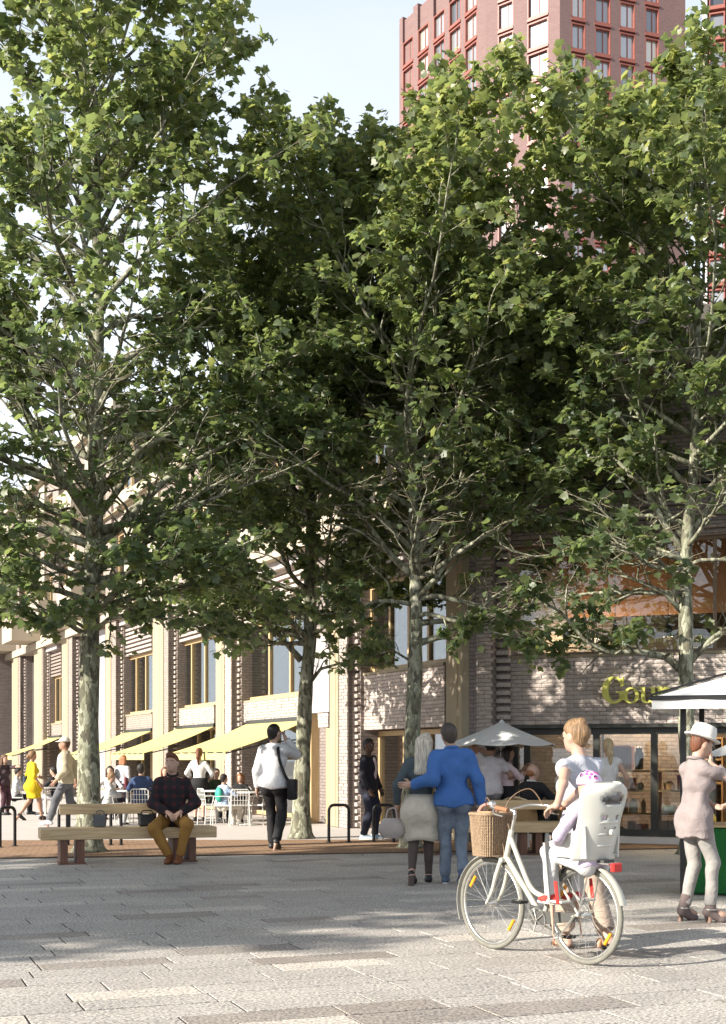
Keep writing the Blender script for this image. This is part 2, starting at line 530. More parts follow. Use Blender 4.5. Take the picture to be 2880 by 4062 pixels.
# granite setts: every slab its own piece
rng = random.Random(7)
slabs = []
v = 4.0
while v < 31:
    w = rng.choice((.29, .29, .36, .40))
    u = -14 + rng.uniform(0, 1)
    while u < 16:
        l = rng.choice((.62, .78, .9, 1.05, 1.18))
        cx_, cy_ = gr[0] * (u + l / 2) + gc[0] * (v + w / 2), gr[1] * (u + l / 2) + gc[1] * (v + w / 2)
        t = rng.random()
        tone = rng.uniform(.02, .11) if t < .10 else (rng.uniform(.88, 1) if t < .17 else rng.uniform(.33, .78))
        corners = [(gr[0] * (u + a * l) + gc[0] * (v + b * w), gr[1] * (u + a * l) + gc[1] * (v + b * w)) for a in (0, 1) for b in (0, 1)]
        if cy_ > 3 and all(y < front_edge(x) - .02 for x, y in corners):
            px = CX + cx_ / cy_ * FPX
            vis = -350 < px < 3230 and cy_ > 6.7
            slabs.append((not vis, cy_, u, v, l, w, tone, rng.uniform(-.0022, .0012)))
        elif cy_ > 3 and cy_ < front_edge(cx_) + .4:
            # cut slab against the edging
            pass
        u += l
    v += w
slabs.sort()
JT = .014
def slab_vf(l, w):
    a, c = JT / 2, .002
    return ([(a, a, -.02), (l - a, a, -.02), (l - a, w - a, -.02), (a, w - a, -.02),
             (a, a, -c), (l - a, a, -c), (l - a, w - a, -c), (a, w - a, -c),
             (a + c, a + c, 0), (l - a - c, a + c, 0), (l - a - c, w - a - c, 0), (a + c, w - a - c, 0)],
            [(0, 1, 5, 4), (1, 2, 6, 5), (2, 3, 7, 6), (3, 0, 4, 7), (4, 5, 9, 8), (5, 6, 10, 9), (6, 7, 11, 10), (7, 4, 8, 11), (8, 9, 10, 11)])
slab_cache = {}
rest, rest_t = MB(), []
n_vis = sum(1 for s in slabs if not s[0])
for i, (off, d, u, v, l, w, tone, dz) in enumerate(slabs):
    vs, fs = slab_vf(l, w)
    x, y = gr[0] * u + gc[0] * v, gr[1] * u + gc[1] * v
    if not off and i < 300:
        key = (l, w, round(tone * 14))
        if key not in slab_cache:
            me = bpy.data.meshes.new('slab')
            me.from_pydata(vs, [], fs)
            me.materials.append(GRANITE)
            set_tone(me, [tone] * len(vs))
            slab_cache[key] = me
        link('slab', slab_cache[key], paving, (x, y, dz), (0, 0, GA))
    else:
        rest.add([(x + gr[0] * p[0] + gc[0] * p[1], y + gr[1] * p[0] + gc[1] * p[1], p[2] + dz) for p in vs], fs)
        rest_t += [tone] * len(vs)
# slabs cut along the edging
for k in range(-50, 50):
    x0, x1 = k * .8 + .1 * math.sin(k), (k + 1) * .8 + .1 * math.sin(k + 1)
    y0, y1 = front_edge(x0), front_edge(x1)
    c = .005
    vs = [(x0 + c, y0 - .75, -.0035), (x1 - c, y1 - .75, -.0035), (x1 - c, y1 - .02, -.0035), (x0 + c, y0 - .02, -.0035)]
    rest.add(vs, [(0, 1, 2, 3)])
    rest_t += [.4 + .3 * math.sin(k * 7.3)] * 4
o = rest.build('far_slabs', GRANITE, paving, fix=False)
set_tone(o.data, rest_t)
tag(o, kind='stuff')
# ------------------------------------------------------------------ brick pieces
def rough_brick(seed, l=.215, h=.061, d=.06):
    """split-faced brick, front towards -y"""
    r = random.Random(seed)
    nx, nz = 3, 2
    vs, fs = [], []
    for i in range(nx + 1):
        for k in range(nz + 1):
            edge = i in (0, nx) or k in (0, nz)
            vs.append((-l / 2 + l * i / nx + (0 if edge else r.uniform(-.012, .012)), -(r.uniform(-.004, .004) if edge else r.uniform(.006, .016)), h * k / nz + (0 if k in (0, nz) else r.uniform(-.008, .008))))
    for i in range(nx):
        for k in range(nz):
            a = i * (nz + 1) + k
            fs.append((a, a + nz + 1, a + nz + 2, a + 1))
    b = len(vs)
    vs += [(-l / 2, d, 0), (l / 2, d, 0), (l / 2, d, h), (-l / 2, d, h)]
    c00, c10, c11, c01 = 0, nx * (nz + 1), nx * (nz + 1) + nz, nz
    bottom = [i * (nz + 1) for i in range(nx + 1)]
    top = [i * (nz + 1) + nz for i in range(nx + 1)]
    fs += [tuple([b, b + 1] + bottom[::-1]), tuple(top + [b + 2, b + 3]), tuple([b] + list(range(0, nz + 1)) + [b + 3]), tuple([b + 1, b + 2] + list(range(nx * (nz + 1) + nz, nx * (nz + 1) - 1, -1)))]
    return vs, fs
BV = [rough_brick(s) for s in range(6)]
def brick_meshes(material):
    out = []
    for vs, fs in BV:
        me = bpy.data.meshes.new('brick')
        me.from_pydata(vs, [], fs)
        me.materials.append(material)
        out.append(me)
    return out
BM = brick_meshes(BRICKL)

def brick_panel(parent, u0, u1, v, z0, z1, budget, rnd, name='brickwork'):
    """running bond of single bricks on a mortar backing; the first `budget` bricks are objects, the rest one piece"""
    back = MB().box((u0, v, z0), (u1, v + .1, z1)).build(name, MORTAR, parent)
    rest = MB()
    rows = int((z1 - z0) / .07)
    ch = (z1 - z0) / rows
    n = 0
    for r in range(rows):
        u = u0 - (.1125 if r % 2 else 0)
        while u < u1 - .02:
            a, b = max(u, u0), min(u + .225, u1)
            if b - a > .04:
                k = rnd.randrange(6)
                sc = (b - a - .009) / .215
                p = ((a + b) / 2, v - .022 + rnd.uniform(-.006, .006), z0 + r * ch + .004)
                if n < budget:
                    link('brick', BM[k], back, p, None, (sc, 1, (ch - .008) / .061))
                    n += 1
                else:
                    vs, fs = BV[k]
                    rest.add([(p[0] + x * sc, p[1] + y, p[2] + z * (ch - .008) / .061) for x, y, z in vs], fs)
            u += .225
    if rest.v:
        tag(rest.build('bricks', BRICKL, back, fix=False), kind='stuff')
    return n

# ------------------------------------------------------------------ long brick building with stone pillars (recedes to the left)
LO = (-0.52, 27.9)
LR = (.4254, -.905)                    # along the facade, towards the camera's right
LI = (.905, .4254)                     # into the building
LANG = math.atan2(LR[1], LR[0])
def uL(px, v=0.0):
    """facade coordinate u seen on image column px at set-back v"""
    k = (px - CX) / FPX
    ox, oy = LO[0] + LI[0] * v, LO[1] + LI[1] * v
    return (k * oy - ox) / (LR[0] - k * LR[1])
bl = empty('terrace_building', (LO[0], LO[1], 0), LANG, 'long pale brick building with yellow stone pillars and café awnings behind the trees', 'building')
uend = uL(1838, -.25)
HB, HL = 13.05, 9.7
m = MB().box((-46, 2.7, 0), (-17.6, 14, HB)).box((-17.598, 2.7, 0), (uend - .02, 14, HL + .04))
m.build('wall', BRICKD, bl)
# upper storeys: pale render with openings
up = MB()
UPZ = 6.1
cream = mat('cream_render', (.38, .33, .26), .8, .06, 1.5)
edges = [(47, 70), (135, 165), (245, 268), (418, 438), (605, 646), (855, 888), (1307, 1340), (1768, 1832)]
strips = [(72, 80), (166, 171), (270, 286), (440, 459), (649, 667), (891, 917), (1343, 1378), None]
quoins = [(82, 108), (173, 195), (289, 310), (463, 494), (671, 699), (933, 978), (1394, 1458), None]
rq = random.Random(3)
qbudget = 0
far_q = MB()
for (a, b), st, q in zip(edges, strips, quoins):
    ua, ub = uL(a, -.25), uL(b, -.25)
    p = MB().box((ua, -.25, 0), (ub, .3 if st else -.1, UPZ)).build('stone_pillar', STONE, bl, bevel=.012)
    MB().box((ua + .01, .302 if st else -.098, 0), (ub - .01, 2.69, UPZ - .01)).build('pillar_return', BRICKD, bl)  # shaded end face, its shade put in as darker brick
    MB().box((ua + (ub - ua) * .70, -.253, 0), (ua + (ub - ua) * .70 + .02, -.2495, UPZ)).build('joint', mat('stone_joint', (.25, .19, .11), .9), p)
    if not st: continue
    u1 = uL(st[1], -.22)
    if b > 1000 or b > 800:
        brick_panel(bl, ub + .004, u1, -.2, 0.0, UPZ, 0, rq, 'brick_strip')
    else:
        MB().box((ub + .004, -.22, 0), (u1, .6, UPZ)).build('brick_strip', BRICKW, bl)
    MB().box((ub + .004, -.198, 0), (u1, .88, UPZ)).build('strip_return', BRICKD, bl)  # side turned from the sun, shade painted as darker brick
    # stepped, toothed reveal: pale courses stand proud, shade behind painted as darker brick
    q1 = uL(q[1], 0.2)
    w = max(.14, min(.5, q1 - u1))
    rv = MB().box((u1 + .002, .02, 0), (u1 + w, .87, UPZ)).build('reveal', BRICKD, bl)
    z = .03
    while z < UPZ - .1:
        l = w * (.92 if int(z / .14) % 2 else .72)
        if a > 800:
            vs, fs = BV[rq.randrange(6)]
            me = BM[rq.randrange(6)]
            if z < 4.6:
                link('brick', me, rv, (u1 + l / 2, -.05 + rq.uniform(-.012, .012), z), None, (l / .215, 1.2, 1.25))
            else:
                far_q.add([(u1 + l / 2 + x * l / .215, -.05 + y, z + zz * 1.25) for x, y, zz in vs], fs)
        else:
            far_q.box((u1, -.045 + rq.uniform(-.01, .01), z), (u1 + l, .03, z + .075))
        z += .14
tag(far_q.build('toothed_bricks', BRICKL, bl, fix=False), kind='stuff')

def window_unit(parent, u0, u1, z0, z1, v, frame, n_mull, fr=.06, depth=.1, room=DARKROOM, horiz=None, roomdepth=1.2, glass=None):
    w = MB()
    w.box((u0, v, z0), (u0 + fr, v + depth, z1)); w.box((u1 - fr, v, z0), (u1, v + depth, z1))
    w.box((u0 + fr, v + .004, z0), (u1 - fr, v + depth, z0 + fr)); w.box((u0 + fr, v + .004, z1 - fr), (u1 - fr, v + depth, z1))
    wo_ = w.build('window', frame, parent)
    iw = (u1 - u0 - 2 * fr) / n_mull
    for i in range(n_mull):
        a = u0 + fr + iw * i
        MB().box((a + .002, v + .05, z0 + fr + .002), (a + iw - .002, v + .062, z1 - fr - .002)).build('pane', glass or PANE, wo_)
        if i:
            MB().box((a - fr * .45, v + .003, z0 + fr), (a + fr * .45, v + depth - .003, z1 - fr)).build('mullion', frame, wo_)
    if horiz:
        for hz in horiz:
            MB().box((u0 + fr, v + .006, hz), (u1 - fr, v + depth - .006, hz + fr * .8)).build('transom', frame, wo_)
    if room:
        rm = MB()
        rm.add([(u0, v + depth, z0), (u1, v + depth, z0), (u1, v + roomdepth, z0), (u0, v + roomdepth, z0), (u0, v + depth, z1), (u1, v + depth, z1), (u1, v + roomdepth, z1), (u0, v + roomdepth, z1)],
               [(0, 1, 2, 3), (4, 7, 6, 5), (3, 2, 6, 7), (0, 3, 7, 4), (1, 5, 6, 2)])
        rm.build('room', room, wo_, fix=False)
    return wo_

# the wall behind the window bays has a real opening: front skin pieces per bay
bays = [(110, 134, 0), (197, 244, 1), (496, 603, 1), (701, 852, 1), (980, 1222, 1), (1460, 1764, 2)]
cur = bpy.data.materials
curtain = mat('white_curtain', (.55, .53, .5), .9, .15, 12, stretch=(3, 3, .3))
for a, b, kind in bays:
    u0, u1 = uL(a, .2), uL(b, .1)
    if kind == 0:
        MB().box((u0, .3, 0), (u1, .88, UPZ)).build('bay_wall', DARKROOM, bl)
        continue
    top = 4.85
    z_p0, z_p1 = (2.36, 2.86) if kind == 1 else (2.02, 3.14)
    if kind == 2:
        brick_panel(bl, u0, u1, .12, z_p0, z_p1, 200, rq, 'brick_panel')
        MB().box((u0, .225, z_p0), (u1, .85, z_p1)).build('panel_core', MORTAR, bl)
        top = 5.0
    elif a > 690:
        brick_panel(bl, u0, u1, .1, z_p0, z_p1, 0, rq, 'brick_panel')
        MB().box((u0, .205, z_p0), (u1, .85, z_p1)).build('panel_core', MORTAR, bl)
    else:
        MB().box((u0, .1, z_p0), (u1, .85, z_p1)).build('brick_panel', BRICKW, bl)
    MB().box((u0, .07, z_p1 + .002), (u1, .3, z_p1 + .05)).build('sill', STONE, bl)
    nm = 3 if kind == 1 else 4
    wv = .24
    wu = window_unit(bl, u0, u1, z_p1 + .052, top, wv, WOODFR, nm, .09, .12, DARKROOM)
    # louvred brick band above
    band = MB()
    z = top + .01
    while z < UPZ - .25:
        band.box((u0, .08, z), (u1, .6, z + .075))
        z += .14
    bo = band.build('louvre_bricks', BRICKL if a > 400 else BRICKW, bl)
    MB().box((u0, .2, top + .004), (u1, .86, UPZ - .2)).build('band_core', BRICKD, bl)
    MB().box((u0, -.1, UPZ - .2), (u1, .86, UPZ)).build('lintel', GREYCLAD, bl)
    # shop front on the ground floor
    window_unit(bl, u0, u1, .02, z_p0 - .02, .42, WOODFR, 3 if kind == 1 else 3, .1, .12, WARMROOM if kind == 2 else DARKROOM, roomdepth=2.2)
# grey cladding panels with a brick niche under them
for a, b, z0, z1 in ((1233, 1304, 2.44, 4.15), (386, 416, 0.0, 6.0)):
    u0, u1 = uL(a, -.05), uL(b, -.05)
    MB().box((u0, -.05, z0), (u1, .12, z1)).build('cladding_panel', GREYCLAD, bl, bevel=.008)
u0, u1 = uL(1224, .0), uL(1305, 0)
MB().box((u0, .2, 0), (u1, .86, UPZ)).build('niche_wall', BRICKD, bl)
MB().box((u0, .0, 0), (u0 + .16, .195, 2.43)).build('niche_post', WOODFR, bl)
MB().box((u1 - .2, .02, 0), (u1, .195, 2.1)).build('niche_post', WOODFR, bl)
brick_panel(bl, u1 - .55, u1, .0, 2.12, 2.43, 0, rq, 'niche_brick')
# first-floor band, upper storeys with windows and balconies
MB().box((-46, -.32, UPZ + .003), (uend, .88, UPZ + .3)).build('cornice', cream, bl)
for fl in range(2):
    zb = UPZ + .32 + fl * 3.3
    x = -45.0
    k = 0
    xe = -19.6 if fl else uend - 2.6
    while x < xe:
        mw = MB().box((x, -.15, zb), (x + 1.1, .88, zb + 3.28)).build('pier', cream if k % 3 else BRICKW, bl)
        MB().box((x + 1.1, -.05, zb), (x + 2.8, .88, zb + .7)).build('parapet', cream, bl)
        window_unit(bl, x + 1.12, x + 2.78, zb + .72, zb + 2.7, .1, WOODFR, 2, .08, .1, DARKROOM, roomdepth=.7)
        MB().box((x + 1.1, -.05, zb + 2.72), (x + 2.8, .88, zb + 3.28)).build('lintel', BRICKW, bl)
        if x < -18 and k % 2 == 0:
            bq = MB().box((x + .8, -1.35, zb + .02), (x + 3.1, -.16, zb + .18))
            bq.box((x + .8, -1.35, zb + .182), (x + 3.1, -1.23, zb + 1.1)); bq.box((x + .8, -1.228, zb + .182), (x + .92, -.16, zb + 1.1)); bq.box((x + 2.98, -1.228, zb + .182), (x + 3.1, -.16, zb + 1.1))
            bq.build('balcony', cream, bl)
        x += 2.8
        k += 1
    MB().box((-46, -.3, zb + 3.282), (xe + 1.5 if fl else uend, .88, zb + 3.318)).build('string_course', STONE, bl)
MB().box((-46.2, -.4, HB + .002), (-17.5, 14.1, HB + .35)).build('parapet_coping', cream, bl)
MB().box((-17.4, -.4, HL + .05), (uend, 14.1, HL + .35)).build('parapet_coping', cream, bl)

# dark building at the far left end
f = empty('brick_house', (-17.6, 62, 0), LANG, 'dark grey brick building at the far left end of the terrace', 'building')
MB().box((-14, -2.5, 0), (0, 10, 9.4)).build('wall', BRICKD, f)
for z0 in (1.0, 4.2, 7.0):
    for k in range(4):
        window_unit(f, -13 + k * 3.2, -11.2 + k * 3.2, z0, z0 + 1.7, -2.58, WOODFR, 2, .07, .06, None)
        
# ------------------------------------------------------------------ awnings
def awning(a, b, label):
    u0, u1 = uL(a, .05), uL(b, .05)
    z0, z1, pr = 2.33, 1.58, 2.0
    r = empty('awning', (LO[0] + LR[0] * (u0 + u1) / 2, LO[1] + LR[1] * (u0 + u1) / 2, 0), LANG, label, 'awning', 'yellow café awnings along the brick building')
    h = (u1 - u0) / 2
    s = MB()
    s.sheet(lambda u, v: (-h + 2 * h * u, .1 - pr * v, z0 + (z1 - z0) * v - .05 * math.sin(math.pi * v)), 10, 8)
    s.build('canopy', AWN, r, solid=.012)
    for q in range(1, 6):
        x_ = -h + 2 * h * q / 6
        MB().tube([(x_, .1 - pr * v / 8, z0 + (z1 - z0) * v / 8 - .05 * math.sin(math.pi * v / 8) + .004) for v in range(9)], .007, 4).build('seam', mat('awning_seam', (.46, .40, .18), .8), r)
    va = MB()
    va.sheet(lambda u, v: (-h + 2 * h * u, .1 - pr - .004 - .012 * math.sin(u * 40), z1 - .004 - .17 * v), 40, 2)
    va.build('valance', AWN, r, solid=.006)
    fr = MB()
    for s_ in (-1, 1):
        fr.tube([(s_ * (h - .05), .1, 1.9), (s_ * (h - .05), -.9, 1.78), (s_ * (h - .05), -pr + .1, z1 - .03)], .016, 6)
    fr.tube([(-h, -pr + .1, z1 - .01), (h, -pr + .1, z1 - .01)], .02, 6)
    fr.build('awning_arm', DARKFR, r)
    MB().cbox((0, .07, z0 + .02), (2 * h, .12, .1)).build('cassette', DARKFR, r)
    return r
awning(196, 244, 'farthest small yellow awning partly behind the left tree trunk')
awning(496, 603, 'yellow awning just right of the left tree trunk')
awning(701, 852, 'middle yellow awning above the head of the seated man')
awning(980, 1222, 'nearest yellow awning above the man in the white sweater')

# ------------------------------------------------------------------ shop building on the right with the sign
RO = (2.06, 23.12)
RA = math.radians(-21.1)
RR = (math.cos(RA), math.sin(RA)); RI = (-math.sin(RA), math.cos(RA))
def uR(px, v=0.0):
    k = (px - CX) / FPX
    ox, oy = RO[0] + RI[0] * v, RO[1] + RI[1] * v
    return (k * oy - ox) / (RR[0] - k * RR[1])
def zR(py, px):
    u = uR(px); d = RO[1] + RR[1] * u
    return CAMH - (py - HY) / FPX * d
br_ = empty('shop_building', (RO[0], RO[1], 0), RA, 'pale brick shop building with large glazed front and sign letters at the right', 'building')
RW = 9.5
u_p1 = uR(1960, -.3)
bud = 300
# projecting pier at the left with toothed edge
MB().box((-.02, -.28, 0), (u_p1, 2.0, 7.9)).build('pier', BRICKD, br_)
brick_panel(br_, -.02, u_p1, -.385, 0, 7.9, 0, rq, 'pier_brickwork')
tb = MB()
z = .02
rv = MB().box((u_p1 + .002, -.12, 0), (u_p1 + .2, .6, 7.9)).build('reveal', BRICKD, br_)  # shade of this reveal is painted in as darker brick
tb = MB()
while z < 7.6:
    vs, fs = BV[rq.randrange(6)]
    tb.add([(u_p1 + .13 + x * 1.1, -.2 + y * 1.2, z + zz * 1.2) for x, y, zz in vs], fs)
    z += .14
tag(tb.build('toothed_bricks', BRICKL, rv, fix=False), kind='stuff')
w0 = u_p1 + .21
brick_panel(br_, w0, RW, 0, 2.02, 3.17, 300, rq, 'brick_band')
MB().box((w0, .102, 2.02), (RW, .5, 3.17)).build('band_core', MORTAR, br_)
MB().box((w0, -.03, 3.172), (RW, .3, 3.22)).build('sill', STONE, br_)
MB().box((w0, -.02, 1.96), (RW, .4, 2.017)).build('lintel', DARKFR, br_)
# ribbed courses above the upper window
rb = MB()
z = 5.16
while z < 5.9:
    rb.box((w0, -.02 if int((z - 5.16) / .105 + .5) % 2 else .05, z), (RW, .5, z + .1))
    z += .105
rb.build('ribbed_courses', BRICKW, br_)
MB().box((w0, -.06, 6.02), (RW, .5, 6.25)).build('dark_band', DARKFR, br_)
MB().box((w0, 0, 6.252), (RW, .5, 7.5)).build('upper_brick', BRICKW, br_)
MB().box((-.05, -.42, 7.502 + .4), (RW, .5, 8.05)).build('coping', STONE, br_)
MB().box((w0, 0.02, 7.502), (RW, .5, 7.9)).build('parapet', BRICKW, br_)
# side and back walls, floors, ceilings
sh = MB()
sh.box((0, .62, 0), (.2, 7, 7.9)); sh.box((RW - .2, .52, 0), (RW, 7, 7.9)); sh.box((.21, 6.8, 0), (RW - .21, 7, 7.9)); sh.box((.21, .52, 7.6), (RW - .21, 6.79, 7.88))
sh.build('wall', WARMROOM, br_)
MB().box((.21, .52, 2.95), (RW - .21, 6.79, 3.16)).build('floor', mat('ceiling_paint', (.5, .45, .4), .8), br_)
MB().box((.21, .1, .0), (RW - .21, 6.79, .05)).build('shop_floor', mat('shop_floor', (.28, .2, .14), .5, .2, 3), br_)
# upper glazing
def glazing(z0, z1, cols, v, frame, fr):
    w = MB()
    w.box((w0, v, z1 - fr), (RW, v + .1, z1)); w.box((w0, v, z0), (RW, v + .1, z0 + fr))
    wo_ = w.build('window', frame, br_)
    us = [w0] + [uR(c, v) for c in cols] + [RW]
    for i, u in enumerate(us):
        MB().box((u - fr / 2 if 0 < i < len(us) - 1 else (u if i == 0 else u - fr), v + .003, z0 + fr), (u + fr / 2 if 0 < i < len(us) - 1 else (u + fr if i == 0 else u), v + .097, z1 - fr)).build('mullion', frame, wo_)
        if i:
            MB().box((us[i - 1] + fr * .5, v + .05, z0 + fr), (u - fr * .5, v + .06, z1 - fr)).build('pane', PANE, wo_)
    return wo_
glazing(3.222, 5.155, (2352, 2835), .15, mat('bronze_frame', (.20, .14, .09), .45), .055)
glazing(.12, 1.958, (2090, 2365, 2594, 2822), .12, DARKFR, .11)
MB().box((w0, -.12, 0), (RW, .115, .11)).build('plinth', mat('white_stone', (.62, .59, .55), .7, .06, 4), br_)
# upper room: roller blind, low partition
MB().box((w0 + .3, .9, 3.95), (RW - .4, .93, 5.3)).build('blind', mat('orange_blind', (.42, .21, .11), .8, .12, 3, stretch=(1, 1, .2)), br_)
MB().box((w0 + .4, 1.6, 3.17), (RW - .6, 1.7, 3.62)).build('partition', DARKROOM, br_)
for px_ in (2250, 2360, 2440, 2650):
    u = uR(px_, .5)
    pl = MB().tube([(u, .5, 5.3), (u, .5, 3.85)], .006, 5).build('pendant_lamp', BLACKM, br_)
    MB().lathe([(.0, 3.85), (.02, 3.84), (.035, 3.75), (.075, 3.62), (.085, 3.52), (.08, 3.52), (.03, 3.7), (0, 3.72)], 14, (u, .5, 0)).build('lamp_shade', BLACKM, pl, smooth=True)
# shelves with goods behind the shop window
wood_s = wood_mat('shelf_timber', (.22, .13, .06), (.34, .21, .1), axis=0)
goods = [mat('box_brown', (.26, .14, .07), .7, .2, 9, rand=.25), mat('box_cream', (.5, .42, .3), .7, .15, 9, rand=.25), mat('box_red', (.30, .06, .04), .6, .2, 9, rand=.3), mat('jar_dark', (.04, .03, .03), .25, .2, 9), mat('box_orange', (.52, .25, .09), .6, .2, 9, rand=.2)]
def shelf_unit(u0, u1, v, zs, depth=.45):
    s = MB()
    for z in zs: s.box((u0, v, z), (u1, v + depth, z + .035))
    for u in (u0 - .03, u1): s.box((u, v + .01, .052), (u + .03, v + depth - .01, zs[-1] + .03))
    so = s.build('shelf', wood_s, br_)
    rnd = random.Random(int(u0 * 100))
    for z in zs[:-1]:
        u = u0 + .05
        while u < u1 - .2:
            w = rnd.uniform(.09, .24); h = rnd.uniform(.1, .26)
            gd = goods[rnd.choice((0, 0, 1, 2, 3, 4))]
            if rnd.random() < .6:
                b = MB().box((u, v + .04, z + .037), (u + w, v + .3, z + .037 + h)).build('box', gd, so, bevel=.006)
            else:
                b = MB().lathe([(0, 0), (w * .4, 0), (w * .42, h * .7), (w * .2, h * .88), (w * .2, h)], 12, (u + w * .5, v + .2, z + .037)).build('jar', gd, so, smooth=True)
            if rnd.random() < .5 and w > .12:
                MB().box((u + w * .2, v + .036, z + .037 + h * .3), (u + w * .8, v + .0385, z + .037 + h * .75)).build('paper_label', mat('paper', (.7, .68, .62), .8), b)
            u += w + rnd.uniform(.01, .05)
shelf_unit(uR(2380, .5), uR(2580, .5), .55, (.06, .46, .86, 1.2))
shelf_unit(uR(2610, .5), uR(2810, .5), .55, (.06, .46, .86, 1.2))
shelf_unit(uR(2120, .5), uR(2345, .5), 1.2, (.06, .5, .95, 1.4))
shelf_unit(uR(2400, .5), uR(2800, .5), 3.0, (.06, .5, .95, 1.4, 1.8))
# coffee machine on the counter
cmx = uR(2480, .7)
cm = MB().box((cmx - .2, .62, 1.24), (cmx + .12, .95, 1.66)).build('coffee_machine', mat('maroon_enamel', (.16, .025, .03), .3, .1, 4), br_, bevel=.02)
MB().lathe([(0, 1.24), (.07, 1.24), (.08, 1.5), (.05, 1.58), (.06, 1.62), (0, 1.66)], 14, (cmx + .24, .7, 0)).build('flask', BLACKM, br_, smooth=True)
# warm ceiling lamps added to brighten the shop interior
lampm, nt, b_, o_ = nodes_of('added_lamp_emission')
b_.inputs['Emission Color'].default_value = (1, .72, .42, 1); b_.inputs['Emission Strength'].default_value = 12
for px_, v_ in ((2160, 1.6), (2330, 2.4), (2480, 1.5), (2700, 2.0), (2860, 1.5)):
    u = uR(px_, v_)
    lo_ = MB().lathe([(0, 0), (.11, 0), (.12, .03), (0, .05)], 16, (u, v_, 2.88)).build('added_shop_lamp', lampm, br_)
    ld = bpy.data.lights.new('added_shop_glow', 'POINT'); ld.energy = 75; ld.color = (1, .72, .45); ld.shadow_soft_size = .12
    lg = bpy.data.objects.new('added_shop_glow', ld); COL.objects.link(lg); lg.parent = br_; lg.location = (u, v_, 2.7)
for px_, v_ in ((2250, .62), (2360, .62), (2440, .62), (2650, .62)):
    u = uR(px_, v_)
    ld = bpy.data.lights.new('pendant_glow', 'POINT'); ld.energy = 14; ld.color = (1, .7, .42); ld.shadow_soft_size = .05
    lg = bpy.data.objects.new('pendant_glow', ld); COL.objects.link(lg); lg.parent = br_; lg.location = (u, .62, 3.5)

# ------------------------------------------------------------------ sign letters
LETTER = mat('yellow_green_letters', (.60, .58, .13), .5, .06, 5)
sign = empty('shop_sign', (RO[0], RO[1], 0), RA, 'yellow-green raised serif letters reading Gour on the brick band', 'sign')
def letter(name, px, zb, builder):
    o = builder().build(name, LETTER, sign)
    # letter plane: x right, y up -> facade u, z ; extrude outwards
    o.matrix_local = Matrix(((1, 0, 0, uR(px, -.1)), (0, 0, 1, -.165), (0, 1, 0, zb), (0, 0, 0, 1)))
    return o
def ell(cx, cy, rx, ry, a0, a1, n=40):
    return [(cx + rx * math.cos(math.radians(a0 + (a1 - a0) * i / n)), cy + ry * math.sin(math.radians(a0 + (a1 - a0) * i / n))) for i in range(n + 1)]
def L_o(w=.27, h=.27):
    m = MB(); m.strip(ell(w / 2, h / 2, w / 2, h / 2, 0, 360), ell(w / 2, h / 2, w * .25, h * .41, 0, 360), .07); return m
def L_G(w=.40, h=.46):
    m = MB()
    m.strip(ell(w * .52, h / 2, w * .5, h / 2, 40, 335), ell(w * .56, h / 2, w * .27, h * .42, 40, 335), .07)
    m.prism([(w * .80, h * .62), (w * .93, h * .66), (w * .93, h * .97), (w * .88, h * .97), (w * .80, h * .80)], .068)
    m.prism([(w * .76, .06), (w * .96, .06), (w * .96, h * .40), (w * .76, h * .40)], .068)
    m.prism([(w * .62, h * .401), (w * 1.06, h * .401), (w * 1.06, h * .45), (w * .62, h * .45)], .068)
    return m
def L_u(w=.28, h=.27):
    m = MB()
    m.strip(ell(w * .42, h * .3, w * .34, h * .3, 180, 345, 24), ell(w * .45, h * .34, w * .15, h * .22, 180, 345, 24), .07)
    m.prism([(w * .08, h * .3), (w * .30, h * .3), (w * .30, h), (w * -.02, h), (w * -.02, h * .93), (w * .08, h * .9)], .068)
    m.prism([(w * .68, 0), (w * 1.0, 0), (w * 1.0, h * .07), (w * .90, h * .1), (w * .90, h), (w * .58, h), (w * .58, h * .93), (w * .68, h * .9)], .069)
    return m
def L_r(w=.22, h=.28):
    m = MB()
    m.prism([(0, 0), (w * .62, 0), (w * .62, h * .07), (w * .48, h * .1), (w * .48, h * .98), (0, h * .98), (0, h * .91), (w * .14, h * .88), (w * .14, h * .1), (0, h * .07)], .069)
    m.strip(ell(w * .74, h * .6, w * .3, h * .38, 170, 40, 16), ell(w * .74, h * .6, w * .26, h * .2, 170, 40, 16), .068)
    m.prism([(p[0], p[1]) for p in ell(w * .92, h * .8, w * .14, h * .13, 0, 345, 14)], .067)
    return m
zb = 2.36
letter('letter', 2388, zb, L_G); letter('letter', 2474, zb, L_o); letter('letter', 2540, zb, L_u); letter('letter', 2604, zb, L_r)

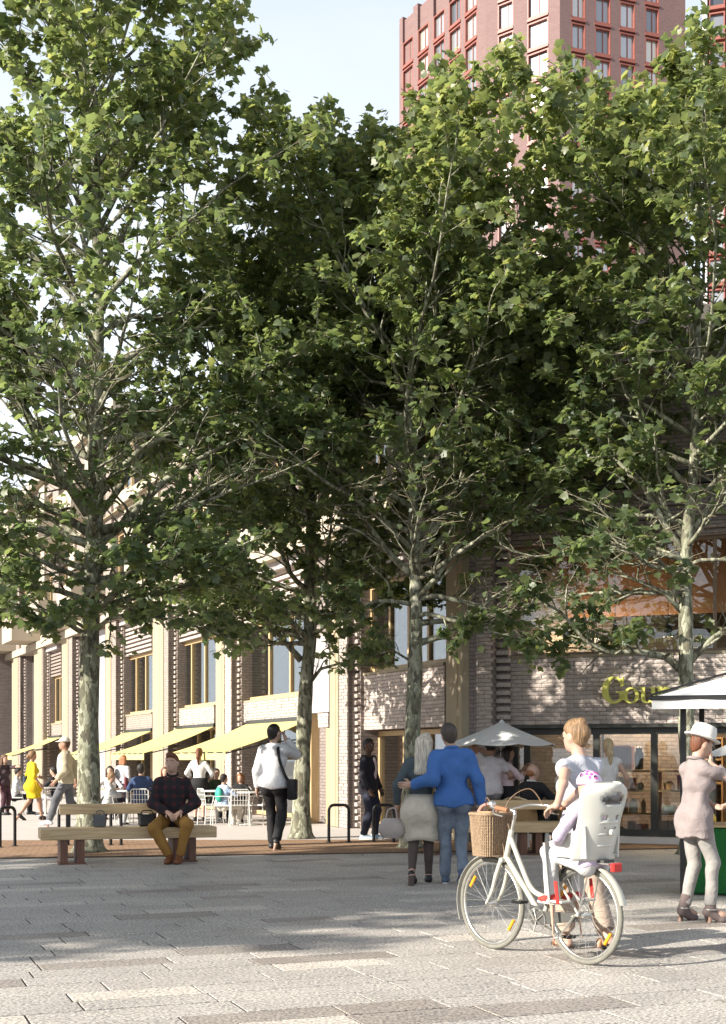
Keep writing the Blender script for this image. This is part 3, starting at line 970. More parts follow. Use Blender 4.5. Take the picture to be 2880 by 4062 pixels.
# ------------------------------------------------------------------ red brick towers behind
PINK = brick_mat('pink_brickwork', (.195, .122, .115), (.172, .106, .10), (.165, .112, .106), .45, .15)
REDM = mat('red_metal', (.25, .085, .065), .5, .1, 2)
SKYGL = None
def tower_glass():
    m, nt, b, out = nodes_of('tower_glass')
    b.inputs['Base Color'].default_value = (.5, .52, .53, 1); b.inputs['Roughness'].default_value = .08; b.inputs['Metallic'].default_value = .55
    oi = N(nt, 'ShaderNodeObjectInfo')
    nt.links.new(ramp(nt, oi.outputs['Random'], [(0, (.10, .11, .13)), (.25, (.30, .31, .33)), (.55, (.52, .53, .54)), (1, (.62, .58, .50))]), b.inputs['Base Color'])
    return m
SKYGL = tower_glass()
def win_mesh(w, h):
    """recessed red window: lining, sill, glass frame"""
    f = MB()
    d = .55
    f.box((-w / 2, 0, 0), (-w / 2 + .12, d, h)); f.box((w / 2 - .12, 0, 0), (w / 2, d, h))
    f.box((-w / 2 + .12, .003, h - .14), (w / 2 - .12, d, h))
    f.box((-w / 2 - .02, -.08, -.42), (w / 2 + .02, d, -.22)); f.box((-w / 2, .02, -.218), (w / 2, d, 0.0))
    return f.mesh('window', REDM), MB().box((-w / 2 + .12, .3, .02), (w / 2 - .12, .34, h - .15)).mesh('pane', SKYGL), MB().box((-.05, .24, .02), (.05, .298, h - .15)).mesh('mullion', REDM)
def face(root, p0, p1, cols, z0, z1, zs, fh, name='pilaster'):
    """one facade: pilasters between window columns"""
    p0, p1 = Vector(p0), Vector(p1)
    L = (p1 - p0).length
    ang = math.atan2(p1.y - p0.y, p1.x - p0.x)
    R = Matrix.Rotation(ang, 4, 'Z'); R.translation = Vector((p0.x, p0.y, 0))
    def piece(nm, me):
        o = link(nm, me, root); o.matrix_local = R; return o
    prev = 0.0
    ccs = list(cols) + [(L + .0, 0)]
    for c, w in ccs:
        a, b = prev, c - w / 2
        if b - a > .02:
            piece(name, MB().box((a, 0, z0), (b, 1.0, z1)).mesh(name, PINK))
        if w:
            piece('bay_wall', MB().box((b, .56, z0), (c + w / 2, 1.0, z1)).mesh('bay_wall', REDM))
            wm, pm, mm = win_mesh(w, fh - .58)
            z = zs
            while z < z1 - 2.4:
                o = link('window', wm, root); M = R.copy(); M = M @ Matrix.Translation((c, 0, z)); o.matrix_local = M
                link('pane', pm, o)
                if w > 1.3: link('mullion', mm, o, (.12 if w < 2 else 0, 0, 0))
                z += fh
        prev = c + w / 2
tw = empty('tower_block', (0, 0, 0), 0, 'tall pink brick tower with red window linings behind the middle tree', 'tower')
tw.location = (18.8, 125, 0)
Bp = (-6.64, 4.98); Ap = (-14.8, 18.6); Cp = (13.1, 4.5)
TOP = 82.6
face(tw, Ap, Bp, [(1.7, 2.1), (4.7, 2.1), (7.7, 2.1), (10.6, 2.1), (13.4, 2.1)], 0, TOP, 38.2, 3.0)
face(tw, Bp, (0, 0), [(2.3, 1.75), (5.9, 2.3)], 0, TOP + 6, 37.4, 3.0)
face(tw, (0, 0), Cp, [(2.0, 1.55), (4.65, 1.75), (7.35, 1.75), (10.1, 1.6)], 0, TOP + 6, 36.7, 3.0)
MB().add([(Ap[0], Ap[1] + .5, 0), (Bp[0], Bp[1] + .9, 0), (.2, 1.1, 0), (Cp[0] - .2, Cp[1] + .8, 0), (Cp[0] - 3, 26, 0), (-10, 30, 0)] + [(Ap[0], Ap[1] + .5, TOP - .3), (Bp[0], Bp[1] + .9, TOP - .3), (.2, 1.1, TOP + 5), (Cp[0] - .2, Cp[1] + .8, TOP + 5), (Cp[0] - 3, 26, TOP + 5), (-10, 30, TOP - .3)],
         [(0, 1, 7, 6), (1, 2, 8, 7), (2, 3, 9, 8), (3, 4, 10, 9), (4, 5, 11, 10), (5, 0, 6, 11), (6, 7, 8, 9, 10, 11)]).build('core', PINK, tw)
t2 = empty('tower_block', (33.2, 128, 0), math.radians(-17), 'second tower with white fins and red windows at the right edge', 'tower')
WF = mat('white_fin', (.62, .58, .56), .6, .06, 2)
wm, pm, mm = win_mesh(1.5, 2.3)
MB().box((.4, 1, 0), (16, 20, 88)).build('core', PINK, t2)
for k in range(6):
    MB().box((k * 2.3, -.2, 0), (k * 2.3 + .45, .98, 88)).build('fin', WF, t2)
    MB().box((k * 2.3 + .46, .56, 0), (k * 2.3 + 2.29, .99, 88)).build('bay_wall', REDM, t2)
    if k < 4:
        z = 30
        while z < 84:
            o = link('window', wm, t2, (k * 2.3 + 1.37, 0, z)); link('pane', pm, o)
            z += 3.0
# ------------------------------------------------------------------ trees
LEAF_OUT = np.array([(0, -.04), (.46, .0), (.37, .19), (.56, .46), (.33, .55), (.0, .95), (-.33, .55), (-.56, .46), (-.37, .19), (-.46, .0)], dtype=np.float32)
def leaf_unit():
    c = np.array([(0, .36, 0.02)], dtype=np.float32)
    z = -.16 * ((LEAF_OUT[:, 0] ** 2) + (LEAF_OUT[:, 1] - .36) ** 2 * .8) + .02 * np.array([0, -1, 1, -1, 1, -1, 1, -1, 1, -1])
    o = np.column_stack([LEAF_OUT, z])
    V = np.vstack([c, o]).astype(np.float32)
    n = len(o)
    F = np.array([(0, 1 + i, 1 + (i + 1) % n) for i in range(n)], dtype=np.int32)
    return V, F
LV, LF = leaf_unit()

def unit(a):
    return a / max(1e-9, np.linalg.norm(a))

class Tree:
    def __init__(self, seed, H, r0, zb, prof, n_limbs, manual=(), leaf=(.088, .165), dens=1.0, lean=(0, 0), bias=None, extra=()):
        self.r = np.random.default_rng(seed)
        self.wood, self.twig = MB(), MB()
        self.lp, self.ld, self.ln, self.ls = [], [], [], []
        r = self.r
        self.H, self.prof, self.dens, self.leaf = H, prof, dens, leaf
        n = 15
        tp = []
        off = np.zeros(2)
        for i in range(n):
            t = i / (n - 1)
            off = off + r.normal(0, .035, 2) * (t > .08)
            tp.append(np.array([off[0] + lean[0] * t, off[1] + lean[1] * t, t * H * .97]))
        self.tp = tp
        rad = [r0 * (1.22 if i == 0 else 1.0) * (1 - i / (n - 1)) ** .85 + .012 for i in range(n)]
        tr = MB()
        pts = spline([Vector(p) for p in tp], 3)
        rr = np.interp(np.linspace(0, n - 1, len(pts)), range(n), rad)
        zz = np.array([p[2] for p in pts])
        extra_z = [.0, .05, .11, .2]
        pts = [Vector((pts[0].x, pts[0].y, z_)) for z_ in extra_z] + pts[1:]
        rr = np.concatenate([[rr[1] * (1 + .5 * math.exp(-z_ / .09)) for z_ in extra_z], rr[1:]])
        tr.tube(pts, rr * (1 + .035 * r.normal(size=len(pts))), 18)
        self.trunk = tr
        self.r0 = r0
        for pts_, r_ in manual:
            self.limb_path([np.array(p, float) for p in pts_], r_)
        for z0, az, el, L_ in extra:
            self.limb(z0, math.radians(az), math.radians(el), L_)
        ga = r.uniform(0, 6.28)
        for i in range(n_limbs):
            t = (i + r.uniform(.1, .9)) / n_limbs
            z0 = zb + (H * .95 - zb) * t ** .95
            az = ga + i * 2.39996 + r.normal(0, .25)
            if bias is not None and r.random() < bias[1]:
                az = bias[0] + r.normal(0, .6)
            el = math.radians(24 + 42 * t + r.normal(0, 7))
            zt = z0 + .35 * prof(z0)
            reach = max(.35, prof(min(zt, H * .99)) * r.uniform(.72, 1.08))
            self.limb(z0, az, el, min(reach / max(.35, math.cos(el)), (H * 1.04 - z0) / math.sin(el) + .25))
    def at(self, z):
        k = np.clip(z / (self.H * .97) * (len(self.tp) - 1), 0, len(self.tp) - 1.001)
        i = int(k)
        return self.tp[i] + (self.tp[i + 1] - self.tp[i]) * (k - i)
    def limb(self, z0, az, el, L):
        r = self.r
        p = self.at(z0).copy()
        d = np.array([math.cos(az) * math.cos(el), math.sin(az) * math.cos(el), math.sin(el)])
        n = 8
        pts = [p.copy()]
        for i in range(n):
            d = unit(d + r.normal(0, .13, 3) + np.array([0, 0, .05 if i > 2 else -.02]))
            p = p + d * L / n
            pts.append(p.copy())
        self.limb_path(pts, max(.012, .40 * self.r0 * (1 - z0 / self.H) ** .7 * min(1.2, L / 2.2)))
    def limb_path(self, pts, r0):
        r = self.r
        m = len(pts)
        rad = [r0 * (1 - .85 * i / (m - 1)) + .004 for i in range(m)]
        if r0 > .03: rad[0] *= 1.25
        self.wood.tube([Vector(p) for p in pts], rad, 8 if r0 > .03 else 6)
        L = sum(np.linalg.norm(pts[i + 1] - pts[i]) for i in range(m - 1))
        ns = int((4 + L * 3.4))
        for k in range(ns):
            t = .18 + .82 * (k + r.uniform(0, 1)) / ns
            f = t * (m - 1); i = min(int(f), m - 2)
            p = pts[i] + (pts[i + 1] - pts[i]) * (f - i)
            d = unit(pts[i + 1] - pts[i])
            lat = unit(np.cross(d, np.array([0, 0, 1.0])) + r.normal(0, .35, 3))
            s = 1 if k % 2 else -1
            a = math.radians(r.uniform(28, 65))
            sd = unit(d * math.cos(a) + lat * s * math.sin(a) + np.array([0, 0, r.uniform(-.12, .3)]))
            self.branch(p, sd, L * r.uniform(.22, .42) * (1.15 - .5 * t) + .12, max(.005, rad[i] * .42))
        self.branch(pts[-1], unit(pts[-1] - pts[-2]), .3 + L * .1, rad[-1])
    def branch(self, p, d, L, r0):
        r = self.r
        n = 5
        pts = [p.copy()]
        for i in range(n):
            d = unit(d + r.normal(0, .16, 3) + np.array([0, 0, .03]))
            p = p + d * L / n
            pts.append(p.copy())
        self.wood.tube([Vector(q) for q in pts], [r0 * (1 - .7 * i / n) + .0025 for i in range(n + 1)], 4, caps=False)
        nt_ = int(3 + L * 5.0)
        for k in range(nt_ + 1):
            t = .25 + .75 * k / nt_
            f = t * n; i = min(int(f), n - 1)
            q = pts[i] + (pts[i + 1] - pts[i]) * (f - i)
            td = unit(d + r.normal(0, .62, 3) * np.array([1, 1, .6]) + np.array([0, 0, .08]))
            self.twig_at(q, td, r.uniform(.13, .34))
    def twig_at(self, p, d, L):
        r = self.r
        e = p + d * L * .55 + r.normal(0, .015, 3)
        q = e + unit(d + r.normal(0, .3, 3)) * L * .45
        self.twig.tube([Vector(p), Vector(q)], [.0045, .0025], 3, caps=False)
        q0 = self.at(p[2])
        inner = math.hypot(p[0] - q0[0], p[1] - q0[1]) / max(.5, self.prof(p[2]))
        if inner < .5 and r.random() < .45: return
        nl = int(r.integers(4, 8) * self.dens * 1.36 + r.random())
        for k in range(nl):
            t = .2 + .8 * (k + .5) / nl
            b = p + (q - p) * t
            o = unit(d * .7 + r.normal(0, .75, 3) + np.array([0, 0, -.12]))
            b = b + o * r.uniform(.02, .09)
            nn = unit(np.array([0, 0, 1.0]) * .75 + r.normal(0, .5, 3) + o * .3)
            self.lp.append(b); self.ld.append(o); self.ln.append(nn)
            self.ls.append(r.uniform(*self.leaf) * (1.0 if r.random() > .2 else .65))
    def leaf_arrays(self):
        P = np.array(self.lp); D = np.array(self.ld); Nn = np.array(self.ln); S = np.array(self.ls)
        D = D - Nn * np.sum(D * Nn, 1)[:, None]
        D /= np.linalg.norm(D, axis=1)[:, None] + 1e-9
        X = np.cross(D, Nn)
        tone = np.clip(self.r.normal(.32, .17, len(P)) + .25 * np.clip((P[:, 2] - self.H * .55) / (self.H * .45), -.4, 1) , 0, 1)  # lighter with height: the sunlit crown top is put into leaf colour
        return P, X, D, Nn, S, tone

def build_tree(T, name, loc, rz, label, group, n_single=300, campos=None):
    root = empty(name, loc, rz, label, 'tree', group)
    T.trunk.build('trunk', BARK, root, smooth='all', fix=False)
    nb = T.wood.build('limbs', BARK, root, smooth='all', fix=False)
    nw = T.twig.build('twigs', mat('twig_bark', (.20, .17, .11), .9, .2, 20), nb, fix=False)
    tag(nw, kind='stuff')
    P, X, D, Nn, S, tone = T.leaf_arrays()
    # leaves that show largest from the square become single pieces
    c, s = math.cos(rz), math.sin(rz)
    W = np.column_stack([P[:, 0] * c - P[:, 1] * s + loc[0], P[:, 0] * s + P[:, 1] * c + loc[1], P[:, 2]])
    Nw = np.column_stack([Nn[:, 0] * c - Nn[:, 1] * s, Nn[:, 0] * s + Nn[:, 1] * c, Nn[:, 2]])
    view = W - np.array([0, 0, CAMH])
    dist = np.linalg.norm(view, axis=1)
    # light openings in the crowns: thin the sprays the sun passes through on its way to the two shop fronts
    tv = np.array([math.cos(SUN_E) * math.cos(SUN_A), math.cos(SUN_E) * math.sin(SUN_A), -math.sin(SUN_E)])
    rnd = T.r.random(len(P))
    gone = np.zeros(len(P), bool)
    for (O, R_, I_), (ua, ub, za, zb_), pr in (((RO, RR, RI), (.9, RW, 1.7, 3.2), .93), ((RO, RR, RI), (1.0, RW, 3.2, 5.0), .15), ((LO, LR, LI), (uL(1343), uend, 0.0, 3.2), .6), ((LO, LR, LI), (-40.0, uL(1343), 0.0, 2.8), .2)):
        n3 = np.array([I_[0], I_[1], 0.0]); o3 = np.array([O[0], O[1], 0.0])
        k = (np.dot(o3, n3) - W @ n3) / np.dot(tv, n3)
        Q = W + k[:, None] * tv
        uu = (Q - o3) @ np.array([R_[0], R_[1], 0.0])
        gone |= (k > 0) & (uu > ua) & (uu < ub) & (Q[:, 2] > za) & (Q[:, 2] < zb_) & (rnd < pr)
    if loc[0] > 3: gone |= W[:, 2] < 3.1
    score = (~gone) * np.abs(np.sum(view * Nw, 1) / dist) * S ** 2 / dist ** 2 * (W[:, 1] < loc[1] + .3)
    pick = np.argsort(-score)[:n_single] if n_single else np.array([], dtype=int)
    keep = ~gone; keep[pick] = False
    i = np.where(keep)[0]
    V = (P[i, None, :] + S[i, None, None] * (LV[None, :, 0:1] * X[i, None, :] + LV[None, :, 1:2] * D[i, None, :] + LV[None, :, 2:3] * Nn[i, None, :])).reshape(-1, 3)
    F = (LF[None] + (np.arange(len(i)) * len(LV))[:, None, None]).reshape(-1, 3)
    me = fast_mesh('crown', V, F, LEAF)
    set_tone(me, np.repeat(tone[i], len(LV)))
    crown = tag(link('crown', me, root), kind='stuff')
    if n_single:
        if not hasattr(build_tree, 'units'):
            build_tree.units = []
            for t in (.1, .25, .4, .55, .75):
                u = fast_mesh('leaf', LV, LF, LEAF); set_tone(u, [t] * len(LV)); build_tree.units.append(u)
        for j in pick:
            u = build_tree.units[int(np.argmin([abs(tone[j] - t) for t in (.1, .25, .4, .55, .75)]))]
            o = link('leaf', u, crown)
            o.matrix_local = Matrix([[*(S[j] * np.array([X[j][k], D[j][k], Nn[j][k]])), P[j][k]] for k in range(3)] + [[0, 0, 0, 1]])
    return root

def prof1(H, zb, R, peak=.42, top=.30, ex=1.7):
    def f(z):
        t = (z - zb) / (H - zb)
        if t < 0: return R * .5
        return R * (.55 + .45 * min(1, t / peak)) if t < peak else R * max(.08, (1 - ((t - peak) / (1 - peak)) ** ex * (1 - top * .35)))
    return f

GT = 'street trees in the clay strip'
T1 = Tree(11, 14.4, .17, 3.5, prof1(14.4, 3.5, 3.3, .36, .3, 1.3), 48, manual=[
    ([(0, 0, 3.3), (.35, -.25, 3.55), (.9, -.5, 3.6), (1.5, -.8, 3.45), (2.0, -.9, 3.3)], .035),
    ([(0, 0, 3.3), (-.45, -.3, 3.6), (-1.0, -.5, 3.75), (-1.5, -.7, 3.5)], .035),
    ([(0, 0, 3.4), (-.2, -.6, 3.55), (-.3, -1.2, 3.5), (-.2, -1.6, 3.3)], .03),
    ([(0, 0, 5.2), (-.5, 0, 5.9), (-1.1, .1, 6.9), (-1.9, .2, 7.7), (-2.6, .2, 8.2)], .075),
    ([(0, 0, 4.9), (-.6, .2, 5.3), (-1.3, .2, 5.5), (-2.2, .1, 5.7)], .06),
    ([(0, 0, 4.6), (.6, .0, 5.1), (1.2, -.1, 5.7), (1.9, -.2, 6.1), (2.6, -.2, 6.4)], .07),
    ([(0, 0, 4.2), (.6, -.2, 4.6), (1.2, -.3, 5.0), (1.8, -.3, 5.5)], .055)], lean=(.05, 0), dens=.86, extra=[(3.7, -20, 12, 2.6), (3.9, -60, 10, 2.2), (4.1, 15, 14, 2.9), (4.4, -35, 16, 2.8), (4.7, 200, 16, 2.8), (3.8, 235, 10, 2.2), (4.9, -10, 22, 3.0), (5.3, -75, 20, 2.6), (4.3, 170, 14, 2.4), (6.4, 182, 24, 3.0), (7.2, 205, 28, 2.9), (6.0, 158, 20, 3.0), (5.6, 215, 20, 2.8)])
build_tree(T1, 'maple_tree', gp(352, 20.1), 0.0, 'tallest tree with mottled trunk standing behind the left bench', GT)
T2 = Tree(23, 10.75, .135, 4.3, prof1(10.75, 3.6, 3.2, .5, .1, 2.6), 42, manual=[
    ([(0, 0, 3.25), (.25, 0, 3.32), (.6, -.05, 3.42), (.95, -.1, 3.62), (1.3, -.1, 4.0), (1.7, -.15, 4.25)], .06),
    ([(0, 0, 4.4), (-.3, .1, 4.7), (-.75, .1, 5.3), (-1.3, .1, 6.1), (-1.7, .1, 6.6)], .055),
    ([(0, 0, 4.6), (.45, 0, 5.2), (1.0, -.1, 5.6), (1.7, -.1, 6.1), (2.2, -.2, 6.9)], .065),
    ([(0, 0, 3.9), (.4, -.2, 4.3), (.9, -.3, 5.0), (1.5, -.3, 5.4)], .05),
    ([(0, 0, 3.0), (-.3, -.3, 3.15), (-.6, -.5, 3.05)], .02)], extra=[(3.6, -15, 5, 2.4), (4.0, 8, 11, 2.7), (3.7, -60, 4, 2.0), (4.3, -35, 14, 2.7), (3.9, 200, 8, 2.0)])
build_tree(T2, 'maple_tree', gp(1628, 21.0), 0.0, 'slender tree with pale trunk behind the walking couple', GT)
T3 = Tree(31, 10.3, .15, 3.3, prof1(10.3, 3.2, 3.2, .5, .3, 2.2), 40, manual=[
    ([(0, 0, 2.55), (.12, 0, 2.75), (.35, 0, 3.05), (.7, 0, 3.15), (1.15, -.1, 3.1)], .045),
    ([(0, 0, 3.2), (-.35, -.1, 3.6), (-.7, -.2, 3.9), (-1.3, -.2, 4.2)], .05),
    ([(0, 0, 3.5), (.3, 0, 3.7), (.7, .1, 4.1)], .04)], extra=[(3.7, 190, 8, 2.4), (4.1, 225, 14, 2.6), (3.9, -60, 10, 2.0), (4.4, 170, 16, 3.0), (4.6, -30, 16, 2.4), (3.5, 205, 4, 2.0)])
build_tree(T3, 'maple_tree', gp(1195, 23.6), 0.0, 'shorter dark-barked tree between the yellow awning and the grey panel', GT, 300)
T4 = Tree(47, 10.8, .125, 4.0, prof1(10.8, 3.5, 3.15, .5, .3, 2.6), 40, manual=[
    ([(0, 0, 2.65), (-.35, 0, 2.95), (-.8, -.05, 3.03), (-1.25, -.1, 3.02), (-1.6, -.1, 3.2), (-1.95, -.15, 3.6), (-2.3, -.2, 3.8)], .06),
    ([(0, 0, 2.9), (.35, 0, 3.25), (.7, 0, 3.5)], .05),
    ([(0, 0, 4.4), (-.3, 0, 4.8), (-.7, 0, 5.5), (-1.2, 0, 6.0), (-1.6, 0, 6.5)], .06),
    ([(0, 0, 4.6), (-.5, .1, 5.4), (-1.3, .1, 6.2), (-1.9, .1, 7.2)], .05),
    ([(0, 0, 3.5), (-.4, -.1, 3.9), (-.9, -.2, 4.1), (-1.3, -.2, 4.2)], .045)], extra=[(3.9, 185, 10, 2.5), (4.2, 215, 14, 2.4), (4.4, 165, 14, 2.6)])
t4 = build_tree(T4, 'maple_tree', gp(2738, 19.6), 0.0, 'tree at the right edge rising behind the white market canopy', GT)
# further trees of the same row and square, left of the picture: their shade lies on the paving
t1 = [o for o in bpy.data.objects if o.name == 'maple_tree'][0]
OFF = ((-11.3, 6.9, .8, .72), (-11.6, 9.4, 2.4, .72), (-11.2, 11.9, 3.3, .70), (-14.6, 5.4, 4.0, .8), (-14.8, 8.0, 5.1, .8), (-14.9, 10.6, 1.6, .78))
OFFL = ['tree of the left row standing nearest the viewer', 'second tree of the left row', 'third tree of the left row, level with the bench', 'tree of the outer left row standing nearest the viewer', 'second tree of the outer left row', 'third tree of the outer left row']
for k, (x, y, rz, sc) in enumerate(OFF):
    r = empty('maple_tree', (x, y, 0), rz, OFFL[k], 'tree', 'trees left of the square')
    r.scale = (sc, sc, sc)
    for ch in t1.children:
        c = ch.copy(); COL.objects.link(c); c.parent = r
        for g2 in ch.children:
            if g2.name.startswith('twigs'):
                d2 = g2.copy(); COL.objects.link(d2); d2.parent = c
# ------------------------------------------------------------------ benches
def bench(loc, rz, L, back, label, leg_u):
    r = empty('bench', loc, rz, label, 'bench', 'timber benches along the clay strip')
    MB().box((0, 0, .335), (L, .56, .485)).build('seat', OAK, r, bevel=.008)
    MB().box((back[0], .44, .66), (back[1], .58, .80)).build('backrest', OAK, r, bevel=.006)
    for u in (back[0] + .12, back[1] - .12):
        MB().box((u - .03, .46, .485), (u + .03, .54, .66)).build('backrest_support', BLACKM, r)
    for u in leg_u:
        MB().box((u, .05, .02), (u + .10, .51, .335)).build('leg', REDWOOD, r, bevel=.004)
        MB().box((u + .22, .05, .02), (u + .32, .51, .335)).build('leg', REDWOOD, r, bevel=.004)
        MB().box((u - .02, .03, 0.004), (u + .34, .53, .02)).build('base_plate', REDWOOD, r)
    return r
B1 = (-4.30, 17.46); B1A = math.radians(17.5)
bench((B1[0], B1[1], .0), B1A, 2.38, (.28, 1.7), 'left oak beam bench with the man in the plaid shirt sitting on it', (.26, 1.78))
bench((.72, 19.35, .0), 0.0, 2.42, (1.05, 2.2), 'right oak beam bench behind the couple and the bicycle', (.22, 1.62))

# bags left on the bench
def b1(u, v, z=.487): return (B1[0] + math.cos(B1A) * u - math.sin(B1A) * v, B1[1] + math.sin(B1A) * u + math.cos(B1A) * v, z)
o = empty('tote_bag', b1(.82, .36), B1A, 'dark grey boxy bag standing on the left bench behind its seat edge', 'bag')
m = MB()
m.sheet(lambda u, v: ((-.12 + .24 * u) * (1 + .1 * (1 - v)), -.07 * (1 - .15 * v), .17 * v), 4, 4)
gm = mat('grey_canvas', (.10, .105, .115), .7, .15, 14, bump=.3)
sb = MB().lathe([(.09, 0), (.105, .01), (.115, .09), (.11, .16), (.1, .165), (.1, .1), (.09, .02)], 4, (0, 0, 0), 1.25, .75, Matrix.Rotation(math.pi / 4, 3, 'Z')).build('body', gm, o)
MB().tube([(-.06, 0, .16), (-.05, 0, .21), (0, 0, .23), (.05, 0, .21), (.06, 0, .16)], .007, 6).build('handle', gm, o)
o = empty('shoulder_bag', b1(1.46, .33), B1A, 'black bag on the left bench beside the seated man', 'bag')
MB().cbox((0, 0, .085), (.24, .11, .17)).build('body', mat('black_nylon', (.02, .021, .022), .6, .2, 20, bump=.2), o, bevel=.025)
MB().tube([(-.1, 0, .16), (-.06, 0, .22), (.06, 0, .22), (.1, 0, .16)], .008, 6).build('strap', BLACKM, o)

# ------------------------------------------------------------------ bicycle hoops
def hoop(px, d, rz, label, w=.34, h=.64):
    r = empty('bicycle_hoop', gp(px, d), rz, label, 'bicycle stand', 'black steel bicycle hoops')
    pts = [(-w / 2, 0, 0), (-w / 2, 0, h - .09)] + [(-w / 2 + .09 - .09 * math.cos(a), 0, h - .09 + .09 * math.sin(a)) for a in (.4, .8, 1.2, 1.57)] + [(w / 2 - .09 + .09 * math.sin(a), 0, h - .09 + .09 * math.cos(a)) for a in (0, .4, .8, 1.2, 1.57)] + [(w / 2, 0, 0)]
    MB().tube(pts, .026, 10).build('hoop', BLACKM, r, smooth=True)
    for s in (-1, 1):
        MB().lathe([(0, 0), (.055, 0), (.055, .008), (.03, .012)], 14, (s * w / 2, 0, .005)).build('foot_plate', BLACKM, r)
hoop(1344, 22.35, 0, 'black steel hoop standing clear between the trunk and the man in the dark suit')
hoop(1522, 22.35, 0, 'black steel hoop just left of the handbag and behind it')
hoop(252, 21.6, 0, 'black steel hoop behind the left end of the left bench', .15)
hoop(460, 21.6, 0, 'black steel hoop behind the middle of the left bench', .17)
hoop(30, 21.2, math.radians(62), 'black steel hoop at the left edge of the picture')

# ------------------------------------------------------------------ cafe furniture
WHM = mat('white_metal', (.62, .61, .58), .4, .05, 6)
def wire_chair():
    r = empty('cafe_chair', (0, 0, 0))
    s = MB()
    for k in range(6): s.box((-.19, -.19 + k * .064, .43), (.19, -.14 + k * .064, .445))
    s.box((-.2, -.2, .415), (-.18, .2, .43)); s.box((.18, -.2, .415), (.2, .2, .43))
    s.build('seat', WHM, r)
    for sx in (-1, 1):
        MB().tube([(sx * .19, .19, .43), (sx * .21, .22, 0)], .011, 6).build('leg', WHM, r)
        MB().tube([(sx * .19, -.19, .43), (sx * .21, -.22, 0)], .011, 6).build('leg', WHM, r)
    b = MB()
    b.tube([(-.19, -.19, .43), (-.19, -.23, .74), (-.15, -.24, .78), (.15, -.24, .78), (.19, -.23, .74), (.19, -.19, .43)], .011, 6)
    for k in range(5): b.tube([(-.12 + k * .06, -.2, .45), (-.12 + k * .06, -.237, .775)], .006, 5)
    for z in (.55, .66): b.tube([(-.19, -.205 - (z - .45) * .1, z), (.19, -.205 - (z - .45) * .1, z)], .006, 5)
    b.build('backrest', WHM, r)
    a = MB()
    for sx in (-1, 1): a.tube([(sx * .2, -.21, .62), (sx * .23, -.05, .63), (sx * .23, .15, .62), (sx * .2, .19, .43)], .01, 6)
    a.build('armrest', WHM, r)
    return r
CH0 = wire_chair()
used = [False]
def chair(px, d, face_deg, label):
    o = CH0 if not used[0] else copy_tree(CH0)
    used[0] = True
    o.location = gp(px, d); o.rotation_euler = (0, 0, math.radians(face_deg))
    return tag(o, label, 'chair', 'white wire café chairs')
def table(px, d, label, r=.36, h=.72, top=None):
    o = empty('cafe_table', gp(px, d), 0, label, 'table', 'café tables')
    MB().lathe([(0, h - .03), (r, h - .03), (r + .005, h - .01), (r, h), (0, h)], 28).build('table_top', top or WHM, o)
    MB().lathe([(.03, .03), (.028, h - .035)], 12).build('column', WHM, o)
    MB().lathe([(0, 0.004), (.22, .004), (.22, .015), (.05, .03), (0, .03)], 20).build('base', WHM, o)
    return o
table(505, 29.6, 'round white table in front of the blonde standing woman')
table(700, 29.0, 'round white table hidden behind the seated man in plaid')
table(985, 28.4, 'round white table left of the man in the white sweater')
table(860, 29.6, 'round white table by the child with the green backpack')
table(180, 33.0, 'small table behind the man in the beige jacket')
chair(425, 28.6, -90, 'white wire chair under the seated man in pale grey')
chair(560, 28.4, 0, 'white wire chair with its back to the viewer under the man in blue')
chair(640, 28.6, 30, 'white wire chair close behind the plaid shirt')
chair(880, 28.2, 90, 'white wire chair with the green backpack child')
chair(950, 27.9, 10, 'white wire chair nearest the viewer in front of the round table')
chair(1020, 28.5, 75, 'white wire chair partly behind the man in the white sweater')
chair(960, 30.0, 180, 'white wire chair on the far side of the round table')
chair(835, 28.5, -60, 'white wire chair right of the woman in the black skirt')
chair(70, 34.0, -90, 'white wire chair at the far left under a seated person')
chair(225, 33.4, 60, 'white wire chair behind the walking man in beige')
# wicker chairs by the shop
WICK = mat('wicker', (.34, .22, .10), .7, .3, 40, bump=.6, bscale=90)
def wicker(px, d, deg, label):
    r = empty('wicker_chair', gp(px, d), math.radians(deg), label, 'chair', 'wicker chairs by the shop')
    MB().lathe([(0, .40), (.22, .40), (.23, .43), (.2, .45), (0, .45)], 20).build('seat', WICK, r)
    b = MB()
    b.sheet(lambda u, v: (.25 * math.sin((u - .5) * 2.9), -.25 * math.cos((u - .5) * 2.9) - .03 * v, .45 + v * (.36 - .12 * (2 * u - 1) ** 2)), 14, 6)
    b.build('backrest', WICK, r, solid=.02, smooth=True)
    rm = MB()
    rm.tube([(.25 * math.sin((u - .5) * 2.9), -.25 * math.cos((u - .5) * 2.9) - .03, .45 + (.36 - .12 * (2 * u - 1) ** 2)) for u in [i / 14 for i in range(15)]], .016, 8)
    rm.build('rim', mat('pale_cane', (.55, .45, .30), .5), r)
    for sx in (-1, 1):
        for sy in (-1, 1): MB().tube([(sx * .17, sy * .17, .41), (sx * .2, sy * .2, 0)], .016, 8).build('leg', WHM, r)
wicker(2112, 20.9, -70, 'wicker chair of the balding man in the black suit')
wicker(2040, 21.0, 160, 'wicker chair left of the balding man')
wicker(2225, 21.2, 60, 'wicker chair right of the balding man, partly behind the bicycle woman')
table(2170, 20.6, 'small dark table behind the bicycle handlebar', .3, .7, BLACKM)

